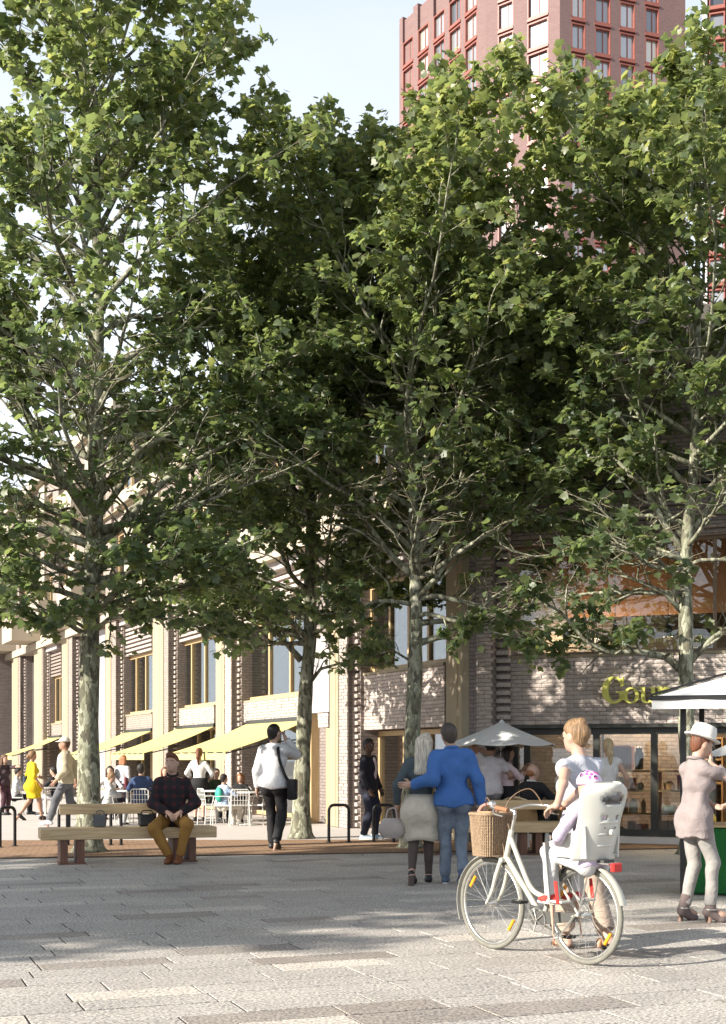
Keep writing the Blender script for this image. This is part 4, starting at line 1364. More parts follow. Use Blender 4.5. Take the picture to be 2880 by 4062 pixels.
# ------------------------------------------------------------------ parasols
def parasol(px, d, R, zt, zr, label, rot=0.0):
    r = empty('parasol', gp(px, d), rot, label, 'parasol', 'grey café parasols')
    c = mat('grey_parasol_cloth', (.62, .62, .62), .8, .05, 5)
    m = MB()
    n = 8
    def f(u, v):
        a = 2 * math.pi * u
        k = (u * n) % 1.0
        e = 1 - .06 * math.sin(math.pi * k) * v
        rr = R * (.04 + .96 * v) * e
        return (rr * math.cos(a), rr * math.sin(a), zt - (zt - zr) * v ** .93 - .03 * math.sin(math.pi * k) * v)
    m.sheet(f, 48, 8)
    m.build('canopy', c, r, solid=.008)
    MB().lathe([(.05, zt - .03), (.06, zt), (.02, zt + .05), (0, zt + .06)], 10).build('finial', c, r)
    ribs = MB()
    for k in range(n):
        a = 2 * math.pi * k / n
        ribs.tube([(.04 * math.cos(a), .04 * math.sin(a), zt - .05), (R * .97 * math.cos(a), R * .97 * math.sin(a), zr - .015)], .008, 5)
        ribs.tube([(.03 * math.cos(a), .03 * math.sin(a), zr - .12), (R * .5 * math.cos(a), R * .5 * math.sin(a), (zt + zr) / 2 - .05)], .007, 5)
    ribs.build('ribs', DARKFR, r)
    MB().tube([(0, 0, .03), (0, 0, zt)], .022, 10).build('pole', WHM, r)
    MB().lathe([(0, .004), (.26, .004), (.26, .05), (.05, .08), (.03, .2)], 20).build('base', mat('concrete', (.35, .34, .33), .9), r)
parasol(1990, 21.6, .92, 2.02, 1.66, 'pale grey parasol over the people right of the man in the blue jacket', .2)
parasol(2960, 19.0, .6, 1.75, 1.49, 'grey parasol cut by the right edge behind the woman in the hat', .1)

# ------------------------------------------------------------------ market stall
st = empty('market_stall', (3.23, 13.2, 0), math.radians(-20), 'market stall with white pitched canopy on black poles at the right edge', 'market stall')
CW = mat('white_canvas', (.70, .70, .69), .8, .03, 5)
W_, D_, ZE, ZRG = 2.3, 1.9, 2.04, 2.27
m = MB()
m.add([(-.28, -.28, ZE), (W_ + .28, -.28, ZE), (W_ + .28, D_ + .28, ZE), (-.28, D_ + .28, ZE), (.65, D_ / 2, ZRG + .12), (W_ - .65, D_ / 2, ZRG + .12)],
      [(0, 1, 5, 4), (1, 2, 5), (2, 3, 4, 5), (3, 0, 4)])
m.build('canopy', CW, st, solid=.012)
v = MB()
v.sheet(lambda u, w: (-.275 + (W_ + .55) * u, -.275 + .01 * math.sin(u * 30), ZE - .03 - .09 * w), 30, 2)
v.sheet(lambda u, w: (-.275 + .01 * math.sin(u * 30), -.27 + (D_ + .53) * u, ZE - .03 - .09 * w), 30, 2)
v.build('valance', mat('white_canvas_edge', (.66, .66, .65), .8, .04, 5), st, solid=.006)
m = MB()
for a, b in (((-.29, -.29, ZE - .01), (W_ + .29, -.29, ZE - .01)), ((-.29, -.29, ZE - .01), (-.29, D_ + .29, ZE - .01))):
    m.tube([a, b], .022, 6)
m.build('eaves_rail', BLACKM, st)
m = MB()
for a, b in (((-.28, -.28, ZE + .02), (.65, D_ / 2, ZRG + .15)), ((.65, D_ / 2, ZRG + .15), (W_ - .65, D_ / 2, ZRG + .15)), ((W_ + .28, -.28, ZE + .02), (W_ - .65, D_ / 2, ZRG + .15))):
    m.tube([a, b], .013, 5)
m.build('ridge_trim', BLACKM, st)
for x, y in ((0, 0), (W_, 0), (0, D_), (W_, D_)):
    MB().box((x - .028, y - .028, 0), (x + .028, y + .028, ZE)).build('pole', BLACKM, st)
# counter with green grass cloth
ct = empty('stall_counter', (3.34, 13.75, 0), math.radians(-20), 'market counter covered in bright green grass cloth behind the woman in the hat', 'counter')
m = MB()
m.box((0, 0, .01), (2.0, .8, .71))
GREEN = mat('green_turf_cloth', (.012, .115, .026), .95, .45, 60, bump=1.0, bscale=160)
m.build('cloth', GREEN, ct, bevel=.02)
MB().box((-.02, -.02, .712), (2.02, .82, .731)).build('counter_top', wood_mat('crate_timber', (.34, .22, .12), (.5, .36, .2), axis=0), ct)
# bananas and other fruit, each hand a thing
BAN = mat('banana_skin', (.62, .46, .10), .5, .12, 9, rand=.12)
ORG = mat('orange_skin', (.55, .24, .05), .5, .1, 30, bump=.3)
def hand_of_bananas(loc, rz, label):
    r = empty('banana_bunch', loc, rz, label, 'bananas', 'bananas on the market counter')
    for k in range(6):
        a = -.7 + k * .28
        pts = [(.02 * math.sin(a), 0.0, .15), (.06 * math.sin(a), -.05, .13), (.11 * math.sin(a), -.09, .08), (.13 * math.sin(a), -.10, .02)]
        MB().tube(spline(pts, 4), [.008, .014, .018, .02, .021, .022, .022, .022, .021, .02, .018, .014, .008], 8).build('banana', BAN, r, smooth=True)
    MB().tube([(0, 0.0, .15), (0, .01, .18)], .014, 6).build('stem', mat('banana_stem', (.2, .17, .05), .7), r)
rb_ = random.Random(5)
def ct_pt(u, v, z=.732):
    a = math.radians(-20)
    return (3.34 + math.cos(a) * u - math.sin(a) * v, 13.75 + math.sin(a) * u + math.cos(a) * v, z)
spots = [(.08, .1, 'leftmost banana bunch at the front corner of the green counter'), (.2, .3, 'banana bunch behind the front corner one, left of the woman in the hat'), (.1, .5, 'rearmost banana bunch on the left end of the counter'), (.78, .12, 'banana bunch right of the woman in the hat at the front'), (.9, .35, 'banana bunch right of the woman in the hat further back'), (.62, .45, 'banana bunch hidden behind the woman in the hat'), (1.05, .15, 'rightmost banana bunch at the picture edge')]
for u, v_, lb in spots:
    hand_of_bananas(ct_pt(u, v_), rb_.uniform(-.6, .6), lb)
cr = empty('fruit_crate', ct_pt(.86, .56), math.radians(-20), 'small timber crate of oranges on the counter behind the bananas', 'crate')
m = MB(); m.box((0, 0, 0), (.4, .28, .015)); m.build('base', MATS['crate_timber'], cr)
for a, b in (((0, 0, .02), (.4, .012, .07)), ((0, .268, .02), (.4, .28, .07)), ((0, .013, .02), (.012, .267, .07)), ((.388, .013, .02), (.4, .267, .07)), ((0, 0, .085), (.4, .012, .13)), ((0, .268, .085), (.4, .28, .13))):
    MB().box(a, b).build('slat', MATS['crate_timber'], cr)
k = 0
for i in range(4):
    for j in range(3):
        o = MB().lathe([(0, -.04), (.02, -.036), (.036, -.016), (.04, 0), (.036, .016), (.02, .036), (0, .04)], 14).build('orange', ORG, None, smooth=True)
        p = ct_pt(.86 + .06 + i * .09, .56 + .06 + j * .085)
        o.location = (p[0], p[1], .732 + .055)
        tag(o, 'orange lying in the small timber crate on the counter', 'orange', 'oranges in the crate')
pc = empty('price_card', ct_pt(.84, .02), math.radians(-20), 'small white price card standing at the right of the woman in the hat', 'sign')
MB().box((-.06, 0, .16), (.06, .006, .34)).build('card', mat('white_card', (.78, .77, .76), .7), pc)
m = MB()
for k, (w, z) in enumerate(((.06, .31), (.08, .285), (.05, .26), (.085, .235), (.07, .21), (.06, .185))): m.box((-w / 2, -.003, z), (w / 2, -.0005, z + .009))
m.build('print', mat('lilac_print', (.25, .2, .4), .7), pc)
MB().tube([(0, .003, 0), (0, .003, .16)], .004, 5).build('stake', BLACKM, pc)

# ------------------------------------------------------------------ bicycle
BK = (1.535, 9.05); BKF = (.965, 9.80)
bdir = Vector((BKF[0] - BK[0], BKF[1] - BK[1], 0)); WB = bdir.length; bdir.normalize()
BA = math.atan2(bdir.y, bdir.x)
bk = empty('bicycle', (BK[0], BK[1], 0), BA, 'cream city bicycle with wicker basket and child seat', 'bicycle')
bm_ = Matrix.Rotation(BA, 4, 'Z'); bm_.translation = Vector((BK[0], BK[1], 0))
BINV = bm_.inverted()
CREAM = mat('cream_enamel', (.43, .42, .36), .28, .05, 6, coat=.4)
ALU = mat('brushed_metal', (.55, .54, .50), .28, .08, 12, metal=.9)
TYRE = mat('grey_tyre', (.17, .165, .14), .85, .2, 20, bump=.4)
AMBER = mat('amber_reflector', (.75, .30, .02), .3, .05, 6)
REDP = mat('red_plastic', (.50, .03, .025), .4, .08, 6)
WR = .345
def ring(r, zc, n=48, a0=0, a1=360, cx=0.0):
    return [(cx + r * math.cos(math.radians(a0 + (a1 - a0) * i / n)), 0, zc + r * math.sin(math.radians(a0 + (a1 - a0) * i / n))) for i in range(n + (0 if a1 - a0 == 360 else 1))]
def wheel(x):
    w = empty_part = bpy.data.objects.new('wheel', MB().tube(ring(WR - .018, WR, cx=x), .018, 10, closed=True).mesh('tyre_w', TYRE, smooth='all'))
    COL.objects.link(w); w.parent = bk
    MB().tube(ring(WR - .042, WR, cx=x), .012, 8, closed=True).build('rim', ALU, w, smooth='all')
    s = MB()
    for k in range(32):
        a = 2 * math.pi * k / 32
        b = a + (.5 if k % 4 < 2 else -.5)
        side = .028 if k % 2 else -.028
        s.tube([(x + .03 * math.cos(b), side, WR + .03 * math.sin(b)), (x + (WR - .045) * math.cos(a), side * .15, WR + (WR - .045) * math.sin(a))], .0016, 4, caps=False)
    s.build('spokes', ALU, w)
    MB().tube([(x, -.05, WR), (x, -.03, WR), (x, .03, WR), (x, .05, WR)], [.014, .026, .026, .014], 12).build('hub', ALU, w)
    for a in (35, 215):
        c, s_ = math.cos(math.radians(a)), math.sin(math.radians(a))
        r_ = WR - .09
        o = MB().cbox((x + r_ * c, 0, WR + r_ * s_), (.022, .02, .10), R=Matrix.Rotation(-math.radians(a), 3, 'Y')).build('reflector', AMBER, w, bevel=.004)
wheel(0.0); wheel(WB)
fr = MB()
HT, HBm = (.735 * WB / .95, 0, .90), (.80 * WB / .95, 0, .67)
HT, HBm = (WB - .215, 0, .90), (WB - .15, 0, .67)
BB = (.40, 0, .275)
fr.tube([HT, HBm], .022, 10)
fr.tube([(HBm[0] - .005, 0, .70), BB], .021, 10)
fr.tube(spline([(HT[0] + .01, 0, .84), (HT[0] - .09, 0, .66), (HT[0] - .2, 0, .49), (.41, 0, .44), (.335, 0, .445)], 6), .019, 10)
fr.tube([BB, (.24, 0, .78)], .018, 10)
for s in (-1, 1):
    fr.tube([(BB[0] - .02, s * .03, .275), (.0, s * .06, WR)], .012, 8)
    fr.tube([(.29, s * .02, .62), (.0, s * .06, WR)], .009, 8)
fr.build('frame', CREAM, bk, smooth=True)
fk = MB()
for s in (-1, 1):
    fk.tube(spline([(HBm[0] + .005, s * .045, .67), (HBm[0] + .05, s * .055, .55), (HBm[0] + .09, s * .055, .44), (WB, s * .055, WR)], 4), [.017] * 5 + [.015] * 5 + [.011] * 3, 8)
fk.tube([(HBm[0] + .004, -.05, .675), (HBm[0] + .004, .05, .675)], .02, 8)
fk.build('fork', CREAM, bk, smooth=True)
def guard(x, a0, a1):
    m = MB()
    def f(u, v):
        a = math.radians(a0 + (a1 - a0) * u)
        t = (v - .5) * 2
        r = WR + .012 + .014 * (1 - t * t)
        return (x + r * math.cos(a), t * .032, WR + r * math.sin(a))
    m.sheet(f, 30, 6)
    m.build('mudguard', CREAM, bk, solid=.003, smooth=True)
guard(0.0, 5, 165); guard(WB, -25, 118)
m = MB()
m.prism([(.02, .30), (.43, .235), (.46, .25), (.47, .30), (.44, .335), (.02, .36)], .016, Matrix(((1, 0, 0, 0), (0, 0, 1, .05), (0, 1, 0, 0), (0, 0, 0, 1))))
m.build('chain_guard', mat('dark_guard', (.07, .07, .065), .45), bk, bevel=.003)
m = MB()
m.tube([(BB[0], .07, .275 + .09 * math.cos(2 * math.pi * i / 28)) if False else (BB[0] + .085 * math.cos(2 * math.pi * i / 28), .072, .275 + .085 * math.sin(2 * math.pi * i / 28)) for i in range(28)], .005, 6, closed=True)
for k in range(5):
    a = 2 * math.pi * k / 5
    m.tube([(BB[0], .072, .275), (BB[0] + .085 * math.cos(a), .072, .275 + .085 * math.sin(a))], .006, 5)
m.tube([(BB[0], -.08, .275), (BB[0], .085, .275)], .016, 8)
m.tube([(BB[0], .085, .275), (BB[0] + .10, .09, .40)], .01, 6)
m.tube([(BB[0], -.085, .275), (BB[0] - .10, -.09, .15)], .01, 6)
m.build('crankset', ALU, bk)
for x, y, z in ((BB[0] + .10, .14, .40), (BB[0] - .10, -.14, .15)):
    MB().cbox((x, y, z), (.09, .085, .022)).build('pedal', BLACKM, bk, bevel=.004)
m = MB()
m.tube([(.02, .085, .345), (.16, .09, .18), (.20, .10, .17)], .007, 6)
m.tube([(.38, .04, .25), (.13, .09, .175)], .008, 6)
m.build('kickstand', ALU, bk)
# stem, handlebar, grips
m = MB()
m.tube([HT, (HT[0] - .03, 0, 1.0), (HT[0] - .035, 0, 1.035), (HT[0] + .03, 0, 1.05)], .014, 8)
m.build('stem', ALU, bk, smooth=True)
for s in (-1, 1):
    pts = spline([(HT[0] + .03, 0, 1.05), (HT[0] + .045, s * .1, 1.06), (HT[0] + .01, s * .2, 1.08), (HT[0] - .1, s * .27, 1.075), (HT[0] - .25, s * .285, 1.06)], 5)
    MB().tube(pts, .011, 8).build('handlebar', ALU, bk, smooth=True)
    MB().tube([(HT[0] - .13, s * .277, 1.074), (HT[0] - .26, s * .286, 1.059)], .017, 10).build('grip', mat('tan_grip', (.26, .12, .06), .7, .1, 30), bk, smooth=True)
    MB().tube(spline([(HT[0] - .09, s * .265, 1.07), (HT[0] - .1, s * .27, 1.03), (HT[0] - .2, s * .28, 1.015)], 4), .006, 6).build('brake_lever', ALU, bk)
MB().lathe([(0, 0), (.03, 0), (.03, .012), (.02, .028), (0, .034)], 14, (HT[0] - .03, .225, 1.09)).build('bell', ALU, bk, smooth=True)
m = MB()
m.tube(spline([(HT[0] - .1, .26, 1.04), (HT[0] + .05, .2, 1.14), (HT[0] + .2, .06, 1.05), (HT[0] + .1, 0, .8), (HBm[0], .02, .66)], 6), .0045, 5)
m.tube(spline([(HT[0] - .1, -.26, 1.04), (HT[0] + .02, -.2, 1.2), (HT[0] + .12, -.06, 1.08), (HT[0] + .02, -.02, .82)], 6), .0045, 5)
m.build('cables', mat('tan_cable', (.16, .10, .06), .6), bk)
# saddle, rack, lamp
m = MB()
m.lathe([(0, -.02), (.08, -.015), (.1, .01), (.07, .03), (0, .035)], 18, (.19, 0, .86), 1.15, .85)
m.build('saddle', mat('brown_leather', (.14, .07, .035), .55), bk, smooth=True)
MB().tube([(.24, 0, .77), (.22, 0, .86)], .013, 8).build('seat_post', ALU, bk)
m = MB()
for y in (-.05, 0, .05): m.tube([(.24, y, .705), (-.26, y, .715)], .006, 6)
for x in (-.26, -.05, .2): m.tube([(x, -.055, .712), (x, .055, .712)], .006, 6)
for s in (-1, 1): m.tube([(-.1, s * .055, .712), (0, s * .065, WR)], .006, 6)
m.build('rack', ALU, bk)
MB().cbox((-.285, 0, .69), (.035, .09, .06)).build('tail_lamp', REDP, bk, bevel=.008)
# wicker basket
bs_c = (WB + .005, 0, .85)
bmat = mat('basket_wicker', (.25, .175, .11), .75, .3, 50, bump=.6, bscale=120)
def bkt(a, z):
    t = (z - .70) / .31
    w, l = .122 + .022 * t, .10 + .022 * t
    c, s = math.cos(a), math.sin(a)
    k = (abs(c) ** 4 + abs(s) ** 4) ** -.25
    return (bs_c[0] + l * c * k, w * s * k, z)
m = MB()
n = 52
for i in range(n):
    a = 2 * math.pi * i / n
    m.tube([bkt(a, .70), bkt(a, .85), bkt(a, 1.005)], .0075, 5, caps=False)
bo = m.build('basket', bmat, bk)
m = MB()
for j in range(15):
    z = .705 + j * .021
    m.tube([Vector(bkt(2 * math.pi * i / n, z)) + Vector((0, 0, .004 * (1 if (i + j) % 2 else -1))) for i in range(n)], .006, 4, closed=True)
m.build('weave', bmat, bo)
m = MB()
m.tube([bkt(2 * math.pi * i / n, 1.012) for i in range(n)], .014, 8, closed=True)
m.build('basket_rim', bmat, bo)
m = MB()
m.lathe([(0, .0), (.13, 0), (.13, .008), (0, .008)], 20, (bs_c[0], 0, .70))
m.build('basket_base', bmat, bo)
bg_ = empty('paper_bag', bm_ @ Vector((bs_c[0], .03, .712)), BA, 'brown paper parcel lying in the bicycle basket', 'parcel')
m = MB()
m.cbox((.0, 0, .16), (.14, .16, .32), .3)
m.build('wrap', mat('brown_paper', (.40, .25, .14), .85, .15, 6, bump=.5, bscale=14), bg_, bevel=.02)
m = MB()
m.tube(spline([(-.05, -.04, .32), (-.02, -.02, .37), (.04, .02, .36), (.06, .05, .31)], 4), .012, 6)
m.build('ribbon', mat('dusty_pink', (.42, .22, .18), .7), bg_)
# child seat (moulded shell on the rack)
SEAT = mat('white_seat_shell', (.50, .50, .46), .35, .04, 8, coat=.3)
m = MB()
def back_shell(u, v):
    t = (u - .5) * 2
    w = .215 * (1 - .10 * v) * (1 + .16 * max(0, math.sin((v - .55) * 3.6))) * (1 if v < .86 else math.sqrt(max(.02, 1 - ((v - .86) / .15) ** 2)))
    x = -.15 - .15 * v + .09 * t * t * (1 + .35 * v)
    return (x, t * w, .735 + .52 * v)
m.sheet(back_shell, 22, 30)
sm = m.mesh('seat_shell', SEAT, smooth='all', solid=0)
bm2 = bmesh.new(); bm2.from_mesh(sm)
# opening under the head rim and two vents
kill = []
for f_ in bm2.faces:
    c = f_.calc_center_median()
    if (((c.z - 1.155) / .042) ** 2 + (c.y / .10) ** 2 < 1) or (abs(c.z - 1.03) < .013 and .03 < abs(c.y) < .075): kill.append(f_)
bmesh.ops.delete(bm2, geom=kill, context='FACES')
bmesh.ops.solidify(bm2, geom=bm2.faces[:], thickness=.016)
bmesh.ops.recalc_face_normals(bm2, faces=bm2.faces[:])
for f_ in bm2.faces: f_.smooth = True
bm2.to_mesh(sm); bm2.free()
cs = link('child_seat', sm, bk)
m = MB()
for z in (.82, .90, .98):
    m.tube([(-.163 - .15 * (z - .735) / .52 + .1 * t * t - .006, t * .17, z + .015 * (1 - t * t)) for t in (-.75, -.4, 0, .4, .75)], .012, 8)
m.build('rib', SEAT, cs, smooth=True)
m = MB()
m.sheet(lambda u, v: (-.15 + .36 * u, (v - .5) * .30 * (1 - .15 * u), .745 + .05 * u * u + .035 * (2 * v - 1) ** 2), 12, 10)
m.build('seat_pan', SEAT, cs, solid=.018, smooth=True)
for s in (-1, 1):
    m = MB()
    def side(u, v, s=s):
        return (-.17 + (.30 + .04 * v) * u, s * (.155 + .012 * v), .75 + v * (.22 - .12 * u) )
    m.sheet(side, 10, 6)
    m.build('side_wing', SEAT, cs, solid=.014, smooth=True)
    m = MB()
    def legs(u, v, s=s):
        a = (u - .5) * 2.4
        return (.20 + .035 * math.cos(a) - .05 * v, s * .125 + .058 * math.sin(a), .84 - .40 * v)
    m.sheet(legs, 10, 10)
    m.build('leg_shield', SEAT, cs, solid=.012, smooth=True)
    MB().cbox((.13, s * .125, .435), (.15, .10, .018)).build('foot_rest', SEAT, cs, bevel=.006)
    MB().cbox((.10, s * .175, .50), (.03, .012, .16), R=Matrix.Rotation(.15, 3, 'Y')).build('foot_strap', REDP, cs, bevel=.004)
m = MB()
m.box((-.22, -.05, .718), (.16, .05, .737)); m.tube([(.16, -.04, .73), (.22, 0, .62)], .008, 6); m.tube([(.16, .04, .73), (.22, 0, .62)], .008, 6)
m.build('mount', mat('dark_plastic', (.05, .05, .05), .5), cs)
m = MB()
for i, w in enumerate((.018, .008, .014, .008, .014)): m.cbox((-.226, -.052 + i * .025, .955), (.004, w, .014))
m.build('emblem', mat('grey_print', (.16, .16, .16), .6), cs)
MB().lathe([(0, 0), (.022, 0), (.018, .02), (0, .024)], 12, (-.24, 0, .925), R=Matrix.Rotation(-math.pi / 2, 3, 'Y')).build('knob', SEAT, cs, smooth=True)
# ------------------------------------------------------------------ people: blended implicit bodies, clothes as their own surfaces
def surface_nets(f, lo, h):
    s = f < 0
    c = np.zeros(tuple(n - 1 for n in f.shape), np.int8)
    for i in (0, 1):
        for j in (0, 1):
            for k in (0, 1):
                c += s[i:f.shape[0] - 1 + i, j:f.shape[1] - 1 + j, k:f.shape[2] - 1 + k]
    mask = (c > 0) & (c < 8)
    I, J, K = np.nonzero(mask)
    idx = -np.ones(mask.shape, np.int32)
    idx[mask] = np.arange(len(I))
    acc = np.zeros((len(I), 3)); cnt = np.zeros(len(I))
    for ax in range(3):
        o1, o2 = [a for a in range(3) if a != ax]
        for a in (0, 1):
            for b in (0, 1):
                off = [0, 0, 0]; off[o1] = a; off[o2] = b
                e = off.copy(); e[ax] = 1
                fa = f[I + off[0], J + off[1], K + off[2]]; fb = f[I + e[0], J + e[1], K + e[2]]
                cr = (fa < 0) != (fb < 0)
                t = np.where(cr, fa / np.where(cr, fa - fb, 1), 0)
                p = np.column_stack([I + off[0], J + off[1], K + off[2]]).astype(float)
                p[:, ax] += t
                acc[cr] += p[cr]; cnt[cr] += 1
    V = acc / cnt[:, None] * h + lo
    F = []
    for ax in range(3):
        o1, o2 = (ax + 1) % 3, (ax + 2) % 3
        sl0 = [slice(1, n - 1) for n in f.shape]; sl1 = sl0.copy()
        sl0[ax] = slice(0, f.shape[ax] - 1); sl1[ax] = slice(1, f.shape[ax])
        a, b = s[tuple(sl0)], s[tuple(sl1)]
        for flip, m in ((False, a & ~b), (True, ~a & b)):
            p = np.argwhere(m)
            if not len(p): continue
            base = p + 1; base[:, ax] -= 1
            def cell(d1, d2):
                q = base.copy(); q[:, o1] -= d1; q[:, o2] -= d2
                return idx[q[:, 0], q[:, 1], q[:, 2]]
            q = np.column_stack([cell(1, 1), cell(0, 1), cell(0, 0), cell(1, 0)])
            F.append(q[:, ::-1] if flip else q)
    F = np.vstack(F)
    return V, F[(F >= 0).all(1)]

def sdf_eval(pr, X, Y, Z):
    if pr[0] == 'rc':
        _, a, b, ra, rb = pr[:5]
        d = b - a; L2 = max(1e-9, d @ d)
        px, py, pz = X - a[0], Y - a[1], Z - a[2]
        t = np.clip((px * d[0] + py * d[1] + pz * d[2]) / L2, 0, 1)
        v = np.sqrt((px - t * d[0]) ** 2 + (py - t * d[1]) ** 2 + (pz - t * d[2]) ** 2) - (ra + (rb - ra) * t)
    else:
        _, c, r, R = pr[:4]
        px, py, pz = X - c[0], Y - c[1], Z - c[2]
        q0 = R[0, 0] * px + R[1, 0] * py + R[2, 0] * pz
        q1 = R[0, 1] * px + R[1, 1] * py + R[2, 1] * pz
        q2 = R[0, 2] * px + R[1, 2] * py + R[2, 2] * pz
        k0 = np.sqrt((q0 / r[0]) ** 2 + (q1 / r[1]) ** 2 + (q2 / r[2]) ** 2)
        k1 = np.sqrt((q0 / r[0] ** 2) ** 2 + (q1 / r[1] ** 2) ** 2 + (q2 / r[2] ** 2) ** 2) + 1e-9
        v = k0 * (k0 - 1) / k1
    for pt, n in (pr[5] if len(pr) > 5 else ()):
        v = np.maximum(v, (X - pt[0]) * n[0] + (Y - pt[1]) * n[1] + (Z - pt[2]) * n[2])
    return v

def prim_bounds(pr):
    if pr[0] == 'rc':
        r = max(pr[3], pr[4])
        return np.minimum(pr[1], pr[2]) - r, np.maximum(pr[1], pr[2]) + r
    r = max(pr[2])
    return pr[1] - r, pr[1] + r

def sdf_mesh(prims, k=.03, vox=.014, noise=0.0, seed=0, cut=()):
    B = [prim_bounds(p) for p in prims]
    mar = k + vox * 2 + noise
    lo = np.min([b[0] for b in B], 0) - mar; hi = np.max([b[1] for b in B], 0) + mar
    n = np.ceil((hi - lo) / vox).astype(int) + 1
    ax = [lo[i] + vox * np.arange(n[i]) for i in range(3)]
    f = np.full(tuple(n), 1.0)
    for p, (bl_, bh) in zip(prims, B):
        a = np.maximum(0, ((bl_ - mar - lo) / vox).astype(int)); b = np.minimum(n, ((bh + mar - lo) / vox).astype(int) + 2)
        sl = tuple(slice(a[i], b[i]) for i in range(3))
        X, Y, Z = np.meshgrid(ax[0][sl[0]], ax[1][sl[1]], ax[2][sl[2]], indexing='ij', sparse=True)
        v = sdf_eval(p, X, Y, Z)
        g = f[sl]
        h = np.maximum(k - np.abs(g - v), 0) / k
        f[sl] = np.minimum(g, v) - h * h * k * .25
    band = np.argwhere(np.abs(f) < .06)
    if noise:
        rg = np.random.default_rng(seed)
        P = lo + band * vox
        w = np.zeros(len(P))
        for q in range(7):
            d = rg.normal(0, 1, 3) * np.array([1, 1, .75]); d /= np.linalg.norm(d)
            fr = rg.uniform(14, 50)
            w += np.sin(P @ d * fr + rg.uniform(0, 6) + 1.5 * np.sin(P @ rg.normal(0, 5, 3))) * 20 / fr
        f[band[:, 0], band[:, 1], band[:, 2]] += noise * w * .55
    for c in cut:
        X, Y, Z = np.meshgrid(*ax, indexing='ij', sparse=True)
        f = np.maximum(f, c(X, Y, Z))
    return surface_nets(f, lo, vox)

A3 = lambda *p: np.array(p, float)
I3 = np.eye(3)
def rotm(yaw=0, pitch=0, roll=0):
    return np.array(Matrix.Rotation(yaw, 3, 'Z') @ Matrix.Rotation(pitch, 3, 'X') @ Matrix.Rotation(roll, 3, 'Y'))

def ik(S, W, l1, l2, hint):
    d = W - S; L = np.linalg.norm(d)
    if L > (l1 + l2) * .995:
        W = S + d / L * (l1 + l2) * .995; d = W - S; L = np.linalg.norm(d)
    u = d / L
    x = (l1 * l1 - l2 * l2 + L * L) / (2 * L)
    y = math.sqrt(max(1e-6, l1 * l1 - x * x))
    hh = hint - u * (hint @ u); hh /= np.linalg.norm(hh) + 1e-9
    return S + u * x + hh * y, W

def skeleton(p):
    """joints of a 1.75 m figure facing +y, right hand on +x"""
    fem = p.get('fem', False)
    J = {}
    P = A3(*p.get('pel', (0, 0, .95)))
    R = rotm(p.get('twist', 0), -p.get('lean', 0), p.get('tilt', 0))
    J['P'], J['R'] = P, R
    sw = .158 if fem else .176
    J['W'] = P + R @ A3(0, 0, .14); J['C'] = P + R @ A3(0, .005, .34); J['N'] = P + R @ A3(0, -.01, .53)
    for s, n in ((-1, 'L'), (1, 'R')):
        J['S' + n] = P + R @ A3(s * sw, -.01, .452)
        J['H' + n] = P + A3(s * .09, 0, -.04)
        w, hint = p.get('arm' + n, (None, None))
        if w is None: w = (s * (sw + .09), .03, P[2] - .09); hint = (s * .3, -1, 0)
        J['E' + n], J['Wr' + n] = ik(J['S' + n], A3(*w), .295, .265, A3(*hint))
        a, hint = p.get('leg' + n, ((s * .10, 0, .08), (0, 1, 0)))
        J['K' + n], J['A' + n] = ik(J['H' + n], A3(*a), .43, .42, A3(*hint))
        J['toe' + n] = p.get('toe' + n, (s * .15, 0))          # yaw, pitch of the foot
    Rh = R @ rotm(p.get('hyaw', 0), -p.get('hpitch', 0), p.get('hroll', 0)) if not p.get('hworld') else rotm(p.get('hyaw', 0), -p.get('hpitch', 0), p.get('hroll', 0))
    J['Rh'] = Rh
    J['Hd'] = J['N'] + Rh @ A3(0, .025, .165)
    return J

def foot_dir(J, n):
    y, pt = J['toe' + n]
    return rotm(y, pt) @ A3(0, 1, 0)

def torso(J, fem, i=0.0, clips=()):
    R = J['R']
    w = .0 if not fem else -.012
    out = [('el', J['P'] + R @ A3(0, -.01, 0), A3(.163 + (.006 if fem else 0), .118, .125) + i, R, None, clips),
           ('el', J['W'], A3(.140 + w * 1.6, .10, .15) + i, R, None, clips),
           ('el', J['C'] + R @ A3(0, 0, -.02), A3(.168 + w, .112, .17) + i, R, None, clips),
           ('rc', J['SL'] * .86 + J['SR'] * .14, J['SR'] * .86 + J['SL'] * .14, .058 + i, .058 + i, clips),
           ('rc', J['N'] + R @ A3(0, -.01, -.04), J['SL'] * .8 + J['SR'] * .2, .05 + i, .052 + i, clips),
           ('rc', J['N'] + R @ A3(0, -.01, -.04), J['SR'] * .8 + J['SL'] * .2, .05 + i, .052 + i, clips)]
    if fem:
        for s in (-1, 1): out.append(('el', J['C'] + R @ A3(s * .07, .085, -.04), A3(.062, .058, .06) + i * .7, R, None, clips))
    return out
def arm(J, n, i=0.0, upto=1.0, fem=False):
    S, E, W = J['S' + n], J['E' + n], J['Wr' + n]
    k = .86 if fem else 1.0
    out = []
    if upto < 1:
        e = S + (E - S) * upto
        d = (E - S) / np.linalg.norm(E - S)
        out.append(('rc', S, e + d * .03, .052 * k + i, .046 * k + i * 1.25, ((e, d),)))
        return out
    out.append(('rc', S, E, .052 * k + i, .041 * k + i))
    t = min(1.0, upto - 1) if upto <= 2 else 1
    e = E + (W - E) * t
    d = (W - E) / np.linalg.norm(W - E)
    out.append(('rc', E, e + d * .02, .042 * k + i, (.042 - .014 * t) * k + i, ((e, d),) if upto < 2.5 else ()))
    return out
